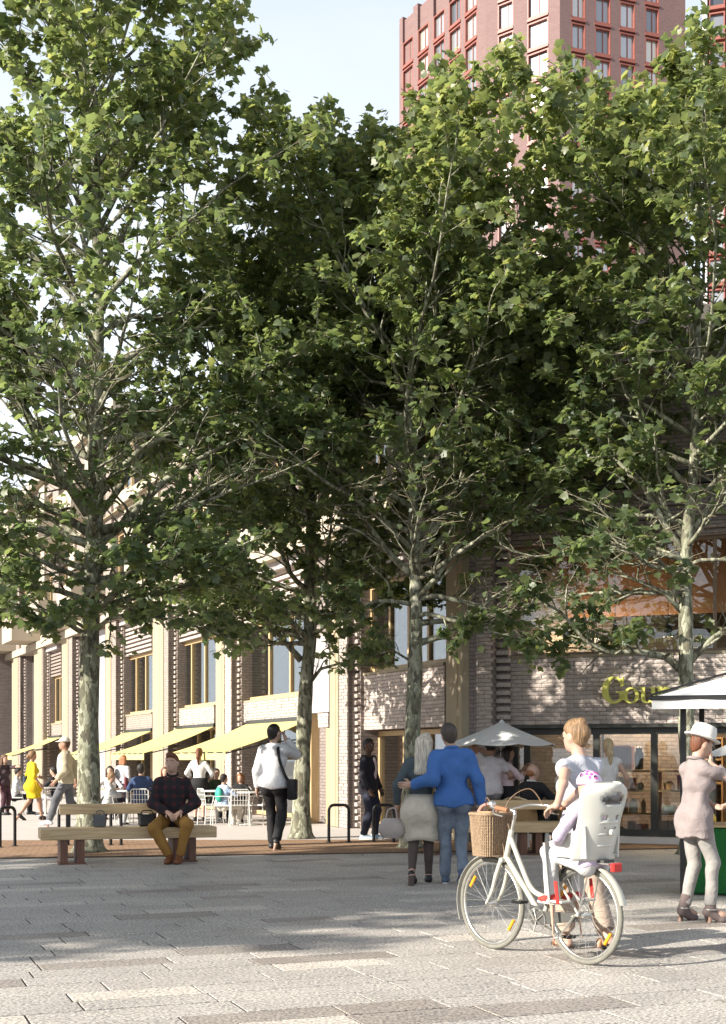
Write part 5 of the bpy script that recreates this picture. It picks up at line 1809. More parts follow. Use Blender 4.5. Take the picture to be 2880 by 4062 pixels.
def leg(J, n, i=0.0, upto=2.0, flare=0.0, fem=False):
    H, K, A = J['H' + n], J['K' + n], J['A' + n]
    out = [('rc', H, K, .090 + i, .059 + i), ('el', H + J['R'] @ A3(0, -.045, -.02), A3(.095, .085, .11) + i, I3)]
    if upto > 1:
        t = upto - 1
        e = K + (A - K) * t; d = (A - K) / np.linalg.norm(A - K)
        out.append(('rc', K, e + d * .03, .056 + i, .056 - .018 * t + i + flare, ((e + d * .01, d),) if t < 1.01 else ()))
        out.append(('rc', K + (A - K) * .15 - J['R'] @ A3(0, .018, 0), K + (A - K) * min(t, .55) - J['R'] @ A3(0, .012, 0), .05 + i, .042 + i))
    return out
def foot(J, n, i=0.0, heel=0.0):
    A = J['A' + n]; d = foot_dir(J, n)
    h = A + A3(0, 0, -.045) - d * .035
    b = A + d * .105 + A3(0, 0, -.052 - heel); t = A + d * .165 + A3(0, 0, -.056 - heel)
    sid = np.cross(d, A3(0, 0, 1)); sid /= np.linalg.norm(sid) + 1e-9
    return [('rc', A, h, .038 + i, .034 + i), ('rc', h, b, .034 + i, .034 + i), ('rc', A, b, .034 + i, .03 + i), ('rc', b - sid * .014, t, .032 + i, .024 + i), ('rc', b + sid * .014, t, .03 + i, .022 + i)]
def head(J, i=0.0):
    c, R = J['Hd'], J['Rh']
    return [('el', c + R @ A3(0, -.008, .02), A3(.080, .100, .104) + i, R), ('el', c + R @ A3(0, .022, -.047), A3(.061, .069, .076) + i, R),
            ('rc', J['N'] + J['R'] @ A3(0, -.005, -.05), c + R @ A3(0, -.015, -.06), .056 + i, .052 + i)]
def face_prims(J):
    c, R = J['Hd'], J['Rh']
    out = [('rc', c + R @ A3(0, .088, .012), c + R @ A3(0, .104, -.022), .009, .0145), ('el', c + R @ A3(0, .072, -.088), A3(.022, .02, .018), R), ('el', c + R @ A3(0, .08, .028), A3(.05, .014, .012), R), ('el', c + R @ A3(0, .084, -.052), A3(.024, .012, .014), R)]
    for s in (-1, 1): out.append(('el', c + R @ A3(s * .077, -.008, -.008), A3(.012, .022, .033), R))
    return out

def add_hand(m, J, n, p):
    """palm plus five bent fingers as tubes rooted in the wrist"""
    W, E = J['Wr' + n], J['E' + n]
    d = (W - E) / np.linalg.norm(W - E)
    s = -1 if n == 'L' else 1
    hd = p.get('hand' + n, {})
    if 'dir' in hd: d = A3(*hd['dir']); d /= np.linalg.norm(d)
    pn = A3(*hd.get('palm', (-s, .15, 0)))          # palm normal
    pn = pn - d * (pn @ d); pn /= np.linalg.norm(pn)
    sd = np.cross(d, pn) * (1)                       # towards the thumb side if positive dot with forward/up
    if sd @ A3(*hd.get('thumb', (0, 1, .2))) < 0: sd = -sd
    curl = hd.get('curl', .45)
    pc = W + d * .05
    prims = [('el', pc, A3(.042, .017, .055), np.column_stack([sd, pn, d]))]
    for q, (o, L) in enumerate(((.03, .068), (.011, .078), (-.009, .072), (-.028, .056))):
        b = W + d * .085 + sd * o
        pts = [b - d * .015]; dd = d.copy(); x = b
        for j, fr in enumerate((.45, .32, .23)):
            a = curl * (.8 + .35 * j)
            dd = dd * math.cos(a) + pn * math.sin(a); pnn = pn
            x = x + dd * L * fr * 1.05
            pts.append(x)
        m.tube([Vector(t) for t in pts], [.0095, .009, .0082, .0065], 6)
    b = W + d * .025 + sd * .032
    t1 = b + (sd * .75 + d * .75 + pn * .35) * .032; t2 = t1 + (sd * .25 + d * .9 + pn * (.3 + curl * .5)) * .034
    m.tube([Vector(b - sd * .01), Vector(t1), Vector(t2)], [.012, .0105, .0075], 6)
    return prims

SKIN = {}
def skin(tone):
    if tone not in SKIN:
        c = {'pale': (.44, .28, .21), 'tan': (.36, .21, .145), 'dark': (.095, .05, .032)}[tone]
        m = mat('skin_' + tone, c, .5, .06, 14)
        SKIN[tone] = m
    return SKIN[tone]
def hair_mat(name, c):
    return mat('hair_' + name, c, .55, .7, 42, stretch=(1.7, 1.7, .14), bump=.9, bscale=60)
HAIRC = {'brown': (.10, .05, .025), 'dark': (.016, .012, .010), 'blonde': (.44, .34, .20), 'ginger': (.30, .12, .05), 'auburn': (.13, .045, .02), 'grey': (.32, .31, .30), 'lightbrown': (.20, .12, .06), 'silver': (.50, .46, .38), 'ash': (.055, .045, .038)}

def person(loc, face_dir, height, label, p, group=None, vox=.014, parts=(), hair=('short', 'brown'), tone='pale', face=True):
    """parts: list of (kind, material, options)"""
    rz = math.atan2(-face_dir[0], face_dir[1])
    root = empty('person', loc, rz, label, 'person', group)
    s = height / 1.75
    fem = p.get('fem', False)
    J = skeleton(p)
    S = np.array([s, s, s])
    def put(nm, prims, material, k=.03, noise=0.0, seed=0, v=vox, cut=()):
        V, F = sdf_mesh(prims, k, v, noise, seed, cut)
        return link(nm, fast_mesh(nm, V * S, F, material, True), root)
    hm = MB()
    kinds = [q[0] for q in parts]
    barelegs = not any(q in ('trousers',) for q in kinds)
    pr = torso(J, fem) + head(J) + (face_prims(J) if face else [])
    for n in 'LR':
        pr += arm(J, n, 0, 3, fem) + leg(J, n, 0 if barelegs else -.012, 3, fem=fem) + foot(J, n, -.004)
        pr += add_hand(hm, J, n, p)
    bv = vox * 1.22
    V, F = sdf_mesh(pr, .028, bv, 0)
    me = fast_mesh('body', V * S, F, skin(tone), True)
    bmx = bmesh.new(); bmx.from_mesh(me)
    tmp = bpy.data.meshes.new('t'); tmp.from_pydata([tuple(np.array(v) * s) for v in hm.v], [], hm.f)
    bmx.from_mesh(tmp); bpy.data.meshes.remove(tmp)
    for f_ in bmx.faces: f_.smooth = True
    bmx.to_mesh(me); bmx.free()
    link('body', me, root)
    Rh, c = J['Rh'], J['Hd']
    if face and vox < .02:
        ew = mat('eye_white', (.7, .68, .65), .3); ed = mat('iris_dark', (.02, .015, .01), .2); lp = mat('lips', (.42, .16, .13), .5)
        for sx in (-1, 1):
            e = c + Rh @ A3(sx * .031, .086, .012)
            MB().lathe([(0, -.009), (.008, -.005), (.0105, 0), (.008, .005), (0, .009)], 8, tuple(e * s)).build('eye', ew if tone != 'dark' else ew, root)
            e2 = e + Rh @ A3(0, .009, -.001)
            MB().lathe([(0, -.005), (.0045, -.003), (.0055, 0), (.0045, .003), (0, .005)], 8, tuple(e2 * s)).build('iris', ed, root)
            b = [c + Rh @ A3(sx * x, y, z) for x, y, z in ((.014, .097, .032), (.032, .096, .037), (.05, .082, .030))]
            MB().tube([tuple(q * s) for q in b], .0042 * s, 5).build('eyebrow', hair_mat(hair[1], HAIRC[hair[1]]), root)
        lm = [c + Rh @ A3(x, y, z) for x, y, z in ((-.024, .083, -.056), (-.01, .095, -.053), (0, .097, -.055), (.01, .095, -.053), (.024, .083, -.056))]
        MB().tube([tuple(q * s) for q in lm], [.003 * s, .0055 * s, .0055 * s, .0055 * s, .003 * s], 6).build('lips', lp, root)
    # hair
    st_, hc = hair
    hmx = hair_mat(hc, HAIRC[hc])
    nf = Rh @ A3(0, .76, -.65)
    nf = nf / np.linalg.norm(nf)
    hl = ((c + Rh @ A3(0, .018, .012), nf),)
    cap = [('el', c + Rh @ A3(0, -.014, .028), A3(.090, .110, .111), Rh, None, hl), ('el', c + Rh @ A3(0, -.05, -.03), A3(.066, .056, .075), Rh, None, hl)]
    if st_ == 'bald':
        cap = [('el', c + Rh @ A3(0, -.022, -.012), A3(.083, .098, .07), Rh, None, ((c + Rh @ A3(0, .0, .035), Rh @ A3(0, .3, .95)), (c + Rh @ A3(0, .02, 0), Rh @ A3(0, 1, 0))))]
    if st_ == 'quiff':
        cap.append(('el', c + Rh @ A3(0, .045, .105), A3(.06, .055, .034), Rh))
    if st_ == 'bun':
        cap += [('el', c + Rh @ A3(0, -.075, .105), A3(.046, .042, .036), Rh), ('el', c + Rh @ A3(.01, -.10, .02), A3(.05, .035, .05), Rh)]
    if st_ == 'lowbun':
        cap.append(('el', c + Rh @ A3(0, -.125, -.02), A3(.046, .042, .048), Rh))
    if st_ == 'pony':
        cap += [('rc', c + Rh @ A3(0, -.10, .05), c + Rh @ A3(0, -.135, -.10), .04, .045), ('rc', c + Rh @ A3(0, -.135, -.10), c + Rh @ A3(.01, -.12, -.27), .045, .02)]
    if st_ in ('long', 'bob', 'curly'):
        ln = {'long': -.34, 'bob': -.13, 'curly': -.22}[st_]
        fat = .014 if st_ == 'curly' else 0
        back = J['R'] @ A3(0, -.105, 0)
        for dx in (-.06, -.02, .02, .06):
            cap.append(('rc', c + Rh @ A3(dx, -.065, .03), c + J['R'] @ A3(dx * 1.15, -.10 - (.01 if ln < -.3 else -.02), ln), .048 + fat, .03 + fat))
        for sx in (-1, 1):
            cap.append(('rc', c + Rh @ A3(sx * .075, -.02, .03), c + J['R'] @ A3(sx * .085, -.045, max(ln, -.2)), .028 + fat, .022 + fat))
    if st_ != 'none':
        put('hair', cap, hmx, .022, .0035 if st_ not in ('curly',) else .008, 5, min(vox, .012))
    for qi, (kind, m_, o) in enumerate(parts):
        i = o.get('i', .014)
        nz = o.get('fold', .006)
        seed = int(abs(loc[0]) * 100) + qi
        if kind == 'top':
            hem = o.get('hem', -.06)
            cl = [(J['P'] + J['R'] @ A3(0, 0, hem), J['R'] @ A3(0, 0, -1))]
            nk = ((J['N'] + J['R'] @ A3(0, .0, o.get('neck', -.005)), J['R'] @ A3(0, .35, .94)),)
            pr = torso(J, fem, i, tuple(cl) + nk)
            if hem < -.02:
                for n in 'LR': pr.append(('el', J['H' + n] + J['R'] @ A3(0, -.045, -.01), A3(.097, .087, .115) + i, J['R'], None, tuple(cl)))
                pr.append(('rc', J['P'] + J['R'] @ A3(-.05, -.005, .02), J['P'] + J['R'] @ A3(-.055, -.005, hem - .05), .118 + i, .112 + i + o.get('flare', 0), tuple(cl)))
                pr.append(('rc', J['P'] + J['R'] @ A3(.05, -.005, .02), J['P'] + J['R'] @ A3(.055, -.005, hem - .05), .118 + i, .112 + i + o.get('flare', 0), tuple(cl)))
            up = o.get('sleeve', 1.95)
            for n in 'LR':
                if up: pr += arm(J, n, o.get('si', i), up, fem)
            put(o.get('name', 'shirt'), pr, m_, .035, nz, seed)
            if o.get('collar'):
                ring_ = [J['N'] + J['R'] @ A3(.066 * math.cos(a), -.008 + .066 * math.sin(a), .018 + .012 * math.cos(a + math.pi / 2)) for a in np.linspace(0, 2 * math.pi, 17)[:-1]]
                MB().tube([tuple(q * s) for q in ring_], .017 * s, 6, closed=True).build('collar', o['collar'] if o['collar'] is not True else m_, root, smooth='all')
        elif kind == 'trousers':
            wz = o.get('waist', .0)
            cl = ((J['P'] + J['R'] @ A3(0, 0, wz), J['R'] @ A3(0, 0, 1)),)
            pr = [q[:5] + (cl,) if q[0] == 'el' else q for q in torso(J, fem, i)[:2]]
            for n in 'LR': pr += leg(J, n, i, o.get('upto', 1.97), o.get('flare', 0.008), fem)
            put('trousers', pr, m_, .03, nz, seed)
        elif kind == 'skirt':
            z0 = J['P'] + J['R'] @ A3(0, 0, o.get('waist', .12)); hem = o['hem']
            mid = (J['KL'] + J['KR']) / 2
            hw = abs(J['KL'][0] - J['KR'][0]) / 2 + o.get('r', .13); hdp = abs(J['KL'][1] - J['KR'][1]) / 2 + o.get('r', .13) * .8
            m2 = MB()
            def f(u, v):
                a = 2 * math.pi * u
                rx = (.150 + i) * (1 - v) + hw * v + .06 * math.sin(math.pi * min(1, v * 1.4)); ry = (.105 + i) * (1 - v) + hdp * v + .095 * math.sin(math.pi * min(1, v * 1.4))
                cc = z0 * (1 - v) + A3(mid[0], mid[1], hem) * v
                w = 1 + o.get('ripple', .05) * v * math.sin(a * 7 + 2 * v + qi)
                return tuple((cc + A3(rx * w * math.cos(a), ry * w * math.sin(a), .012 * math.sin(a * 3) * v)) * s)
            m2.sheet(f, 44, 10)
            m2.build('skirt', m_, root, solid=.006, smooth='all')
        elif kind == 'shoes':
            pr = []
            for n in 'LR': pr += foot(J, n, .006, o.get('heel', 0))
            if o.get('boot'):
                for n in 'LR':
                    A = J['A' + n]; K = J['K' + n]
                    e = A + (K - A) * .28
                    pr.append(('rc', A, e, .05, .056, ((e, (K - A) / np.linalg.norm(K - A)),)))
            else:
                cl = None
            cutz = o.get('cut', .075)
            put('shoes', pr, m_, .012, 0, 0, min(vox, .012), [] if o.get('boot') else [(lambda X, Y, Z, a=J['AL'], b=J['AR']: np.maximum(-1, np.minimum(Z - a[2] + .0, 9) if False else -1 + 0 * (X + Y + Z)))])
            if o.get('sole'):
                m2 = MB()
                for n in 'LR':
                    d = foot_dir(J, n); A = J['A' + n]
                    sd = np.cross(d, A3(0, 0, 1)); sd /= np.linalg.norm(sd)
                    ol = [A + d * x + sd * y + A3(0, 0, -.085) for x, y in ((-.08, -.025), (-.085, .0), (-.08, .025), (.03, .036), (.12, .045), (.19, .03), (.215, 0), (.19, -.03), (.12, -.045), (.03, -.036))]
                    b = len(m2.v)
                    m2.add([tuple(q * s) for q in ol] + [tuple((q + A3(0, 0, .02)) * s) for q in ol], [tuple(range(9, -1, -1)), tuple(range(10, 20))] + [(j, (j + 1) % 10, 10 + (j + 1) % 10, 10 + j) for j in range(10)])
                m2.build('soles', o['sole'], root)
        elif kind == 'custom':
            o['fn'](root, J, s, put)
    return root, J, s

def cloth(name, c, **kw):
    kw.setdefault('bump', .45); kw.setdefault('bscale', 13); kw.setdefault('bdist', .025); kw.setdefault('bdistort', 1.2)
    return mat(name, c, kw.pop('rough', .85), kw.pop('var', .12), kw.pop('scale', 9), **kw)

DENIM = cloth('blue_denim', (.15, .185, .24), var=.3)
BLK = cloth('black_cloth', (.012, .012, .014))
LEATHERB = mat('black_leather', (.018, .018, .02), .45, .2, 12)
def plaid_mat():
    m, nt, b, out = nodes_of('dark_plaid')
    tc = N(nt, 'ShaderNodeTexCoord')
    sx = N(nt, 'ShaderNodeSeparateXYZ'); nt.links.new(tc.outputs['Object'], sx.inputs[0])
    facs = []
    for ax, sc_ in ((0, 8.5), (2, 8.5)):
        mu = N(nt, 'ShaderNodeMath', operation='MULTIPLY'); mu.inputs[1].default_value = sc_
        nt.links.new(sx.outputs[ax], mu.inputs[0])
        fr = N(nt, 'ShaderNodeMath', operation='FRACT'); nt.links.new(mu.outputs[0], fr.inputs[0])
        gt = N(nt, 'ShaderNodeMath', operation='GREATER_THAN'); gt.inputs[1].default_value = .62
        nt.links.new(fr.outputs[0], gt.inputs[0]); facs.append(gt.outputs[0])
    ad = N(nt, 'ShaderNodeMath', operation='ADD'); nt.links.new(facs[0], ad.inputs[0]); nt.links.new(facs[1], ad.inputs[1])
    dv = N(nt, 'ShaderNodeMath', operation='DIVIDE'); dv.inputs[1].default_value = 2; nt.links.new(ad.outputs[0], dv.inputs[0])
    nt.links.new(ramp(nt, dv.outputs[0], [(0, (.010, .009, .012)), (.5, (.018, .009, .012)), (1, (.065, .012, .016))]), b.inputs['Base Color'])
    b.inputs['Roughness'].default_value = .9
    return m
PLAID = plaid_mat()

def strap_bag(root, s, pts, r, bag_c, bag_s, m_, rz=0, nm='shoulder_bag'):
    b = MB().cbox(tuple(A3(*bag_c) * s), tuple(A3(*bag_s) * s), rz).build(nm, m_, root, bevel=.02)
    MB().tube(spline([tuple(A3(*q) * s) for q in pts], 5), r * s, 6).build('strap', m_, b)
    return b

def stride(l, r, lift_back='R'):
    """legs for a walking step: forward offset of left and right foot; the rear heel is lifted"""
    d = {}
    for n, y, s in (('L', l, -1), ('R', r, 1)):
        back = y < 0
        d['leg' + n] = ((s * .085, y, .08 + (.07 if back else 0)), (0, 1, 0))
        d['toe' + n] = (-s * -.08, -.55 if back else 0)
    return d

# ---- man in plaid on the left bench
c_ = b1(1.80, .20, .0)
p = dict(pel=(0, 0, .585), lean=.17, hyaw=-.30, hworld=True,
         legL=((-.10, .38, .09), (-.35, 1, .3)), legR=((.02, .36, .09), (.6, 1, .3)), toeL=(-.2, 0), toeR=(-.25, 0),
         armL=((-.10, .24, .64), (-1, -.5, -.1)), armR=((.05, .26, .64), (1, -.5, -.1)), handL=dict(palm=(0, -.2, -1), curl=.5, dir=(.5, .7, -.3)), handR=dict(palm=(0, -.2, -1), curl=.5, dir=(-.5, .7, -.3)))
OCH = cloth('ochre_cotton', (.26, .135, .03))
person((c_[0], c_[1], 0), (.10, -1), 1.88, 'man in dark plaid shirt and ochre trousers sitting on the left bench', p, vox=.012, hair=('quiff', 'auburn'),
       parts=[('top', PLAID, dict(hem=-.10, i=.018, sleeve=1.9, collar=True, fold=.008)), ('trousers', OCH, dict(i=.012, upto=1.93)), ('shoes', mat('brown_leather_shoe', (.16, .06, .025), .45), {})])

# ---- man in white sweater with messenger bag
p = dict(lean=-.03, twist=-.15, hyaw=-.25, armR=((.12, .17, 1.56), (.55, .2, -1)), handR=dict(palm=(-1, .1, 0), curl=.4, dir=(-.4, .1, .8)), **{k: v for k, v in stride(.18, -.16).items()})
WSW = cloth('white_knit', (.52, .52, .53), scale=20)
def bagfn(root, J, s, put):
    strap_bag(root, s, [(.10, -.15, 1.43), (.13, -.155, 1.25), (.20, -.13, 1.05), (.25, -.06, .95)], .022, (.27, .0, .85), (.12, .34, .29), BLK, .2)
    MB().tube([tuple(A3(*q) * s) for q in ((.10, -.15, 1.43), (.12, .02, 1.49), (.10, .12, 1.35))], .02 * s, 6).build('strap', BLK, root)
    MB().cbox(tuple((J['WrR'] + A3(-.03, .02, .07)) * s), (.012, .07, .14), .2).build('phone', BLACKM, root, bevel=.004)
person(gp(1088, 20.6), (.25, 1), 1.95, 'man in white sweater and black trousers walking away with a phone at his ear', p, vox=.014, hair=('short', 'dark'),
       parts=[('top', WSW, dict(hem=-.07, i=.026, sleeve=1.97)), ('trousers', BLK, dict(i=.014)), ('shoes', LEATHERB, {}), ('custom', None, dict(fn=bagfn))])

# ---- man in dark suit
NAVY = cloth('navy_jacket', (.016, .015, .022))
def suitfn(root, J, s, put):
    put('shirt_front', [('el', J['C'] + J['R'] @ A3(0, .105, -.06), A3(.055, .045, .22), J['R'])], cloth('pale_pink_shirt', (.60, .48, .47)), .02)
p = dict(hyaw=-.25, lean=-.02, armL=((-.25, .10, .88), (-.7, -1, 0)), armR=((.24, .12, .88), (.7, -1, 0)), legL=((-.11, .05, .08), (0, 1, 0)), legR=((.11, -.05, .08), (0, 1, 0)))
person(gp(1464, 23.3), (.86, -.42), 1.77, 'man in dark suit jacket and open pale shirt standing by the black hoops', p, vox=.015, hair=('short', 'dark'), tone='dark',
       parts=[('top', NAVY, dict(hem=-.16, i=.024, sleeve=1.97, flare=.01, neck=-.03, name='jacket')), ('custom', None, dict(fn=suitfn)), ('trousers', cloth('navy_jeans', (.022, .026, .045)), dict(i=.016)), ('shoes', mat('pale_blue_trainer', (.42, .52, .60), .6), dict(sole=WHITEP))])

# ---- couple walking away
TEAL = cloth('slate_knit', (.055, .075, .085), scale=25)
CRM = cloth('cream_skirt', (.52, .48, .40))
TIGHTS = cloth('brown_tights', (.075, .055, .048))
def hbag(root, J, s, put):
    r = J['WrL']
    c = r + A3(-.06, -.02, -.26)
    m2 = MB()
    m2.lathe([(0, -.13), (.10, -.125), (.155, -.06), (.15, .02), (.10, .10), (.085, .105), (0, .10)], 20, tuple(c * s), 1.0, .55)
    hb = m2.build('handbag', mat('taupe_leather', (.34, .30, .28), .5, .1, 8, bump=.3, bscale=20), root, smooth=True)
    for dy in (-.03, .03):
        MB().tube(spline([tuple((c + A3(-.07, dy, .09)) * s), tuple((c + A3(-.04, dy, .2)) * s), tuple((c + A3(.04, dy, .22)) * s), tuple((c + A3(.07, dy, .09)) * s)], 5), .009 * s, 6).build('handle', MATS['taupe_leather'], hb)
p = dict(fem=True, hyaw=-.05, tilt=.05, hroll=.08, armL=((-.28, .02, .92), (-.5, -1, 0)), handL=dict(curl=1.0), **stride(-.20, .16))
person(gp(1668, 15.0), (.12, 1), 1.70, 'woman with long pale hair, slate top and cream skirt walking away with a handbag', p, vox=.012, hair=('long', 'silver'),
       parts=[('top', TEAL, dict(hem=.02, i=.016, sleeve=1.95, name='jumper')), ('skirt', CRM, dict(hem=.50, waist=.10, r=.135)), ('custom', None, dict(fn=lambda root, J, s, put: put('tights', leg(J, 'L', .004, 3) + leg(J, 'R', .004, 3), TIGHTS, .02))), ('shoes', LEATHERB, {}), ('custom', None, dict(fn=hbag))])
BLUE = cloth('blue_jacket', (.045, .13, .36), var=.1)
def hemfn(root, J, s, put):
    put('undershirt', [('el', J['P'] + A3(.0, -.02, .07), A3(.165, .125, .11), I3)], cloth('olive_shirt', (.05, .052, .045)), .02, .003, 3)
p = dict(hyaw=.32, lean=-.02, tilt=-.05, hroll=-.08, armL=((-.46, -.06, 1.10), (-.2, -.7, -1)), handL=dict(palm=(.2, 1, 0), curl=.3, dir=(-1, .1, -.1)), armR=((.33, -.02, .85), (.7, -1, 0)), **stride(.14, -.14))
person(gp(1800, 14.85), (.02, 1), 1.81, 'man in bright blue jacket and jeans walking away with his arm round the woman', p, vox=.012, hair=('short', 'ash'),
       parts=[('top', BLUE, dict(hem=-.075, i=.032, sleeve=1.97, name='jacket', fold=.007, collar=True)), ('trousers', DENIM, dict(i=.010, waist=-.02, fold=.007)), ('shoes', mat('blue_trainer', (.06, .09, .15), .6), dict(sole=WHITEP))])

# ---- woman wheeling the bicycle, and the child on it
wloc = Vector((1.66, 9.86, 0)); wf = (-.50, .866)
wrz = math.atan2(-wf[0], wf[1])
WM = Matrix.Rotation(wrz, 4, 'Z'); WM.translation = wloc; WMI = WM.inverted()
hs = 1.70 / 1.75
def wl(v): return tuple(np.array(WMI @ Vector(v)) / hs)
gR = wl(bm_ @ Vector((HT[0] - .27, -.285, 1.09)))
gL = wl(bm_ @ Vector((.20, .10, .985)))
p = dict(fem=True, lean=.10, twist=.10, hyaw=.10, armL=(gL, (-.5, -.9, .0)), armR=(gR, (1, -.3, -.4)), handL=dict(palm=(.2, .3, -1), curl=.5, dir=(-.2, .9, -.35), thumb=(1, 0, 0)), handR=dict(palm=(0, 0, -1), curl=1.0, dir=(-.6, .8, 0), thumb=(-1, 0, 0)), legL=((-.09, .10, .08), (0, 1, 0)), legR=((.11, -.16, .10), (0, 1, 0)), toeR=(-.2, -.25))
KHAKI = cloth('beige_trousers', (.36, .28, .22), var=.2)
LILW = cloth('pale_lilac_top', (.42, .43, .48), var=.08)
person(tuple(wloc), wf, 1.70, 'woman in sleeveless pale top and beige trousers wheeling the bicycle, hair in a bun', p, vox=.010, hair=('bun', 'lightbrown'),
       parts=[('top', LILW, dict(hem=-.14, i=.018, sleeve=.28, flare=.02, name='blouse', fold=.011)), ('trousers', KHAKI, dict(i=.026, upto=1.85, fold=.009)),
              ('custom', None, dict(fn=lambda root, J, s, put: [MB().tube([tuple((J['A' + n] + foot_dir(J, n) * x + A3(0, 0, z)) * s + np.array([math.cos(a), 0, 0]) * .0) if False else tuple((J['A' + n] + foot_dir(J, n) * x + np.cross(foot_dir(J, n), A3(0, 0, 1)) * .047 * math.cos(a) + A3(0, 0, -.075 + .07 * max(0, math.sin(a)))) * s) for a in np.linspace(0, math.pi, 9)], .011 * s, 6).build('sandal_strap', mat('tan_leather', (.22, .10, .045), .55), root) for n in 'LR' for x in (.04, .11)])),
              ('custom', None, dict(fn=lambda root, J, s, put: [MB().add([tuple((J['A' + n] + foot_dir(J, n) * x + np.cross(foot_dir(J, n), A3(0, 0, 1)) * y + A3(0, 0, z)) * s) for z in (-.088, -.066) for x, y in ((-.08, -.03), (.04, -.04), (.17, -.035), (.20, 0), (.17, .035), (.04, .04), (-.08, .03))], [tuple(range(6, -1, -1)), tuple(range(7, 14))] + [(j, (j + 1) % 7, 7 + (j + 1) % 7, 7 + j) for j in range(7)]).build('sandal_sole', mat('dark_sole', (.06, .04, .03), .7), root) for n in 'LR']))])
# child
cl_ = bm_ @ Vector((-.05, 0, 0))
HELM = mat('lilac_helmet', (.55, .42, .62), .3, .08, 6, coat=.5)
def helmfn(root, J, s, put):
    c, R = J['Hd'], J['Rh']
    cut = ((c + R @ A3(0, .0, .012), R @ A3(0, -.12, -.99)),)
    put('helmet', [('el', c + R @ A3(0, -.005, .035), A3(.108, .132, .118), R, None, cut), ('el', c + R @ A3(0, -.06, .01), A3(.09, .07, .06), R, None, ())], HELM, .02, 0, 0, .008)
    fl = mat('pink_flower_print', (.50, .10, .32), .35); dk = mat('helmet_vent', (.03, .025, .03), .6)
    rr = random.Random(2)
    for k in range(22):
        a = rr.uniform(0, 6.28); e = rr.uniform(.35, 1.1)
        d = A3(.108 * math.cos(a) * math.cos(e), .132 * math.sin(a) * math.cos(e), .118 * math.sin(e))
        q = c + R @ (A3(0, -.005, .035) + d)
        MB().lathe([(0, -.0035), (.012, -.002), (.013, .001), (0, .004)], 7, tuple(q * s), R=(Vector(R @ (d / A3(.108, .132, .118) ** 2)).to_track_quat('Z', 'Y').to_matrix())).build('flower' if k % 3 else 'vent', fl if k % 3 else dk, root)
p = dict(pel=(0, 0, .98), lean=.05, hyaw=.15, hpitch=-.1, hworld=True, legL=((-.17, .36, .60), (-.1, 1, .5)), legR=((.17, .36, .60), (.1, 1, .5)), armL=((-.16, .26, 1.10), (-1, -.3, -.3)), armR=((.16, .26, 1.10), (1, -.3, -.3)))
CS_ = 1.02
person((cl_.x, cl_.y, .045), (bdir.x, bdir.y), CS_ * 1.0 * 1.22, 'small child in lilac helmet and red shoes strapped into the bicycle seat', p, vox=.012, hair=('none', 'brown'),
       parts=[('top', cloth('lilac_child_top', (.44, .38, .48)), dict(hem=-.08, i=.016, sleeve=1.9)), ('trousers', cloth('white_leggings', (.48, .48, .48)), dict(i=.012)), ('shoes', mat('red_shoe', (.52, .04, .03), .5), dict(sole=WHITEP)), ('custom', None, dict(fn=helmfn)), ('custom', None, dict(fn=lambda root, J, s, put: [MB().tube(spline([tuple((J['C'] + A3(sx * .07, -.12, .12)) * s), tuple((J['C'] + A3(sx * .075, .0, .17)) * s), tuple((J['C'] + A3(sx * .06, .13, .05)) * s), tuple((J['P'] + A3(0, .15, .06)) * s)], 5), .014 * s, 6).build('harness_strap', BLK, root) for sx in (-1, 1)]))])

# ---- woman in the hat
MAUVE = cloth('mauve_jersey', (.245, .205, .20), var=.1)
GREYJ = cloth('pale_grey_jeans', (.28, .265, .25), var=.15)
def hatfn(root, J, s, put):
    c, R = J['Hd'], J['Rh']
    R3 = Matrix([list(r) for r in R]) @ Matrix.Rotation(-.08, 3, 'X')
    o_ = tuple((c + R @ A3(0, -.01, .055)) * s)
    m2 = MB()
    m2.lathe([(.148, .004), (.15, .012), (.138, .006), (.108, .0), (.106, .03), (.100, .085), (.088, .122), (.06, .130), (.03, .118), (.0, .108)], 28, o_, .93, 1.12, R3)
    hat = m2.build('hat', mat('white_felt', (.66, .64, .60), .9, .06, 20, bump=.3), root, smooth='all', solid=.006)
    m2 = MB(); m2.lathe([(.1065, .008), (.1055, .032)], 28, o_, .93, 1.12, R3)
    m2.build('hat_band', mat('grey_band', (.42, .41, .40), .8), hat, solid=.003)
def bootfn(root, J, s, put):
    m2 = MB()
    for n in 'LR':
        A = J['A' + n]; d = foot_dir(J, n)
        MB().tube([tuple((A - d * .04 + A3(0, 0, -.05)) * s), tuple((A - d * .03 + A3(0, 0, -.135)) * s)], [.026 * s, .014 * s], 8).build('heel', mat('dark_heel', (.05, .03, .025), .5), root)
    m2 = MB()
    for n in 'LR':
        A = J['A' + n]
        m2.tube([tuple((A + A3(.055 * math.cos(a), .055 * math.sin(a), -.01)) * s) for a in np.linspace(0, 2 * math.pi, 17)[:-1]], .009 * s, 6, closed=True)
    m2.build('studded_strap', ALU, root)
p = dict(fem=True, lean=.03, hyaw=-.1, hpitch=.22, armR=((.05, .14, 1.50), (.9, .3, -.7)), handR=dict(palm=(-.6, -.7, 0), curl=.35, dir=(-.1, .15, 1)), armL=((.10, .16, 1.10), (-1, .0, -.4)), handL=dict(curl=.8), pel=(0, 0, 1.0), legL=((-.10, -.06, .135), (0, 1, 0)), legR=((.10, .10, .135), (0, 1, 0)), toeL=(.25, -.12), toeR=(-.35, -.12))
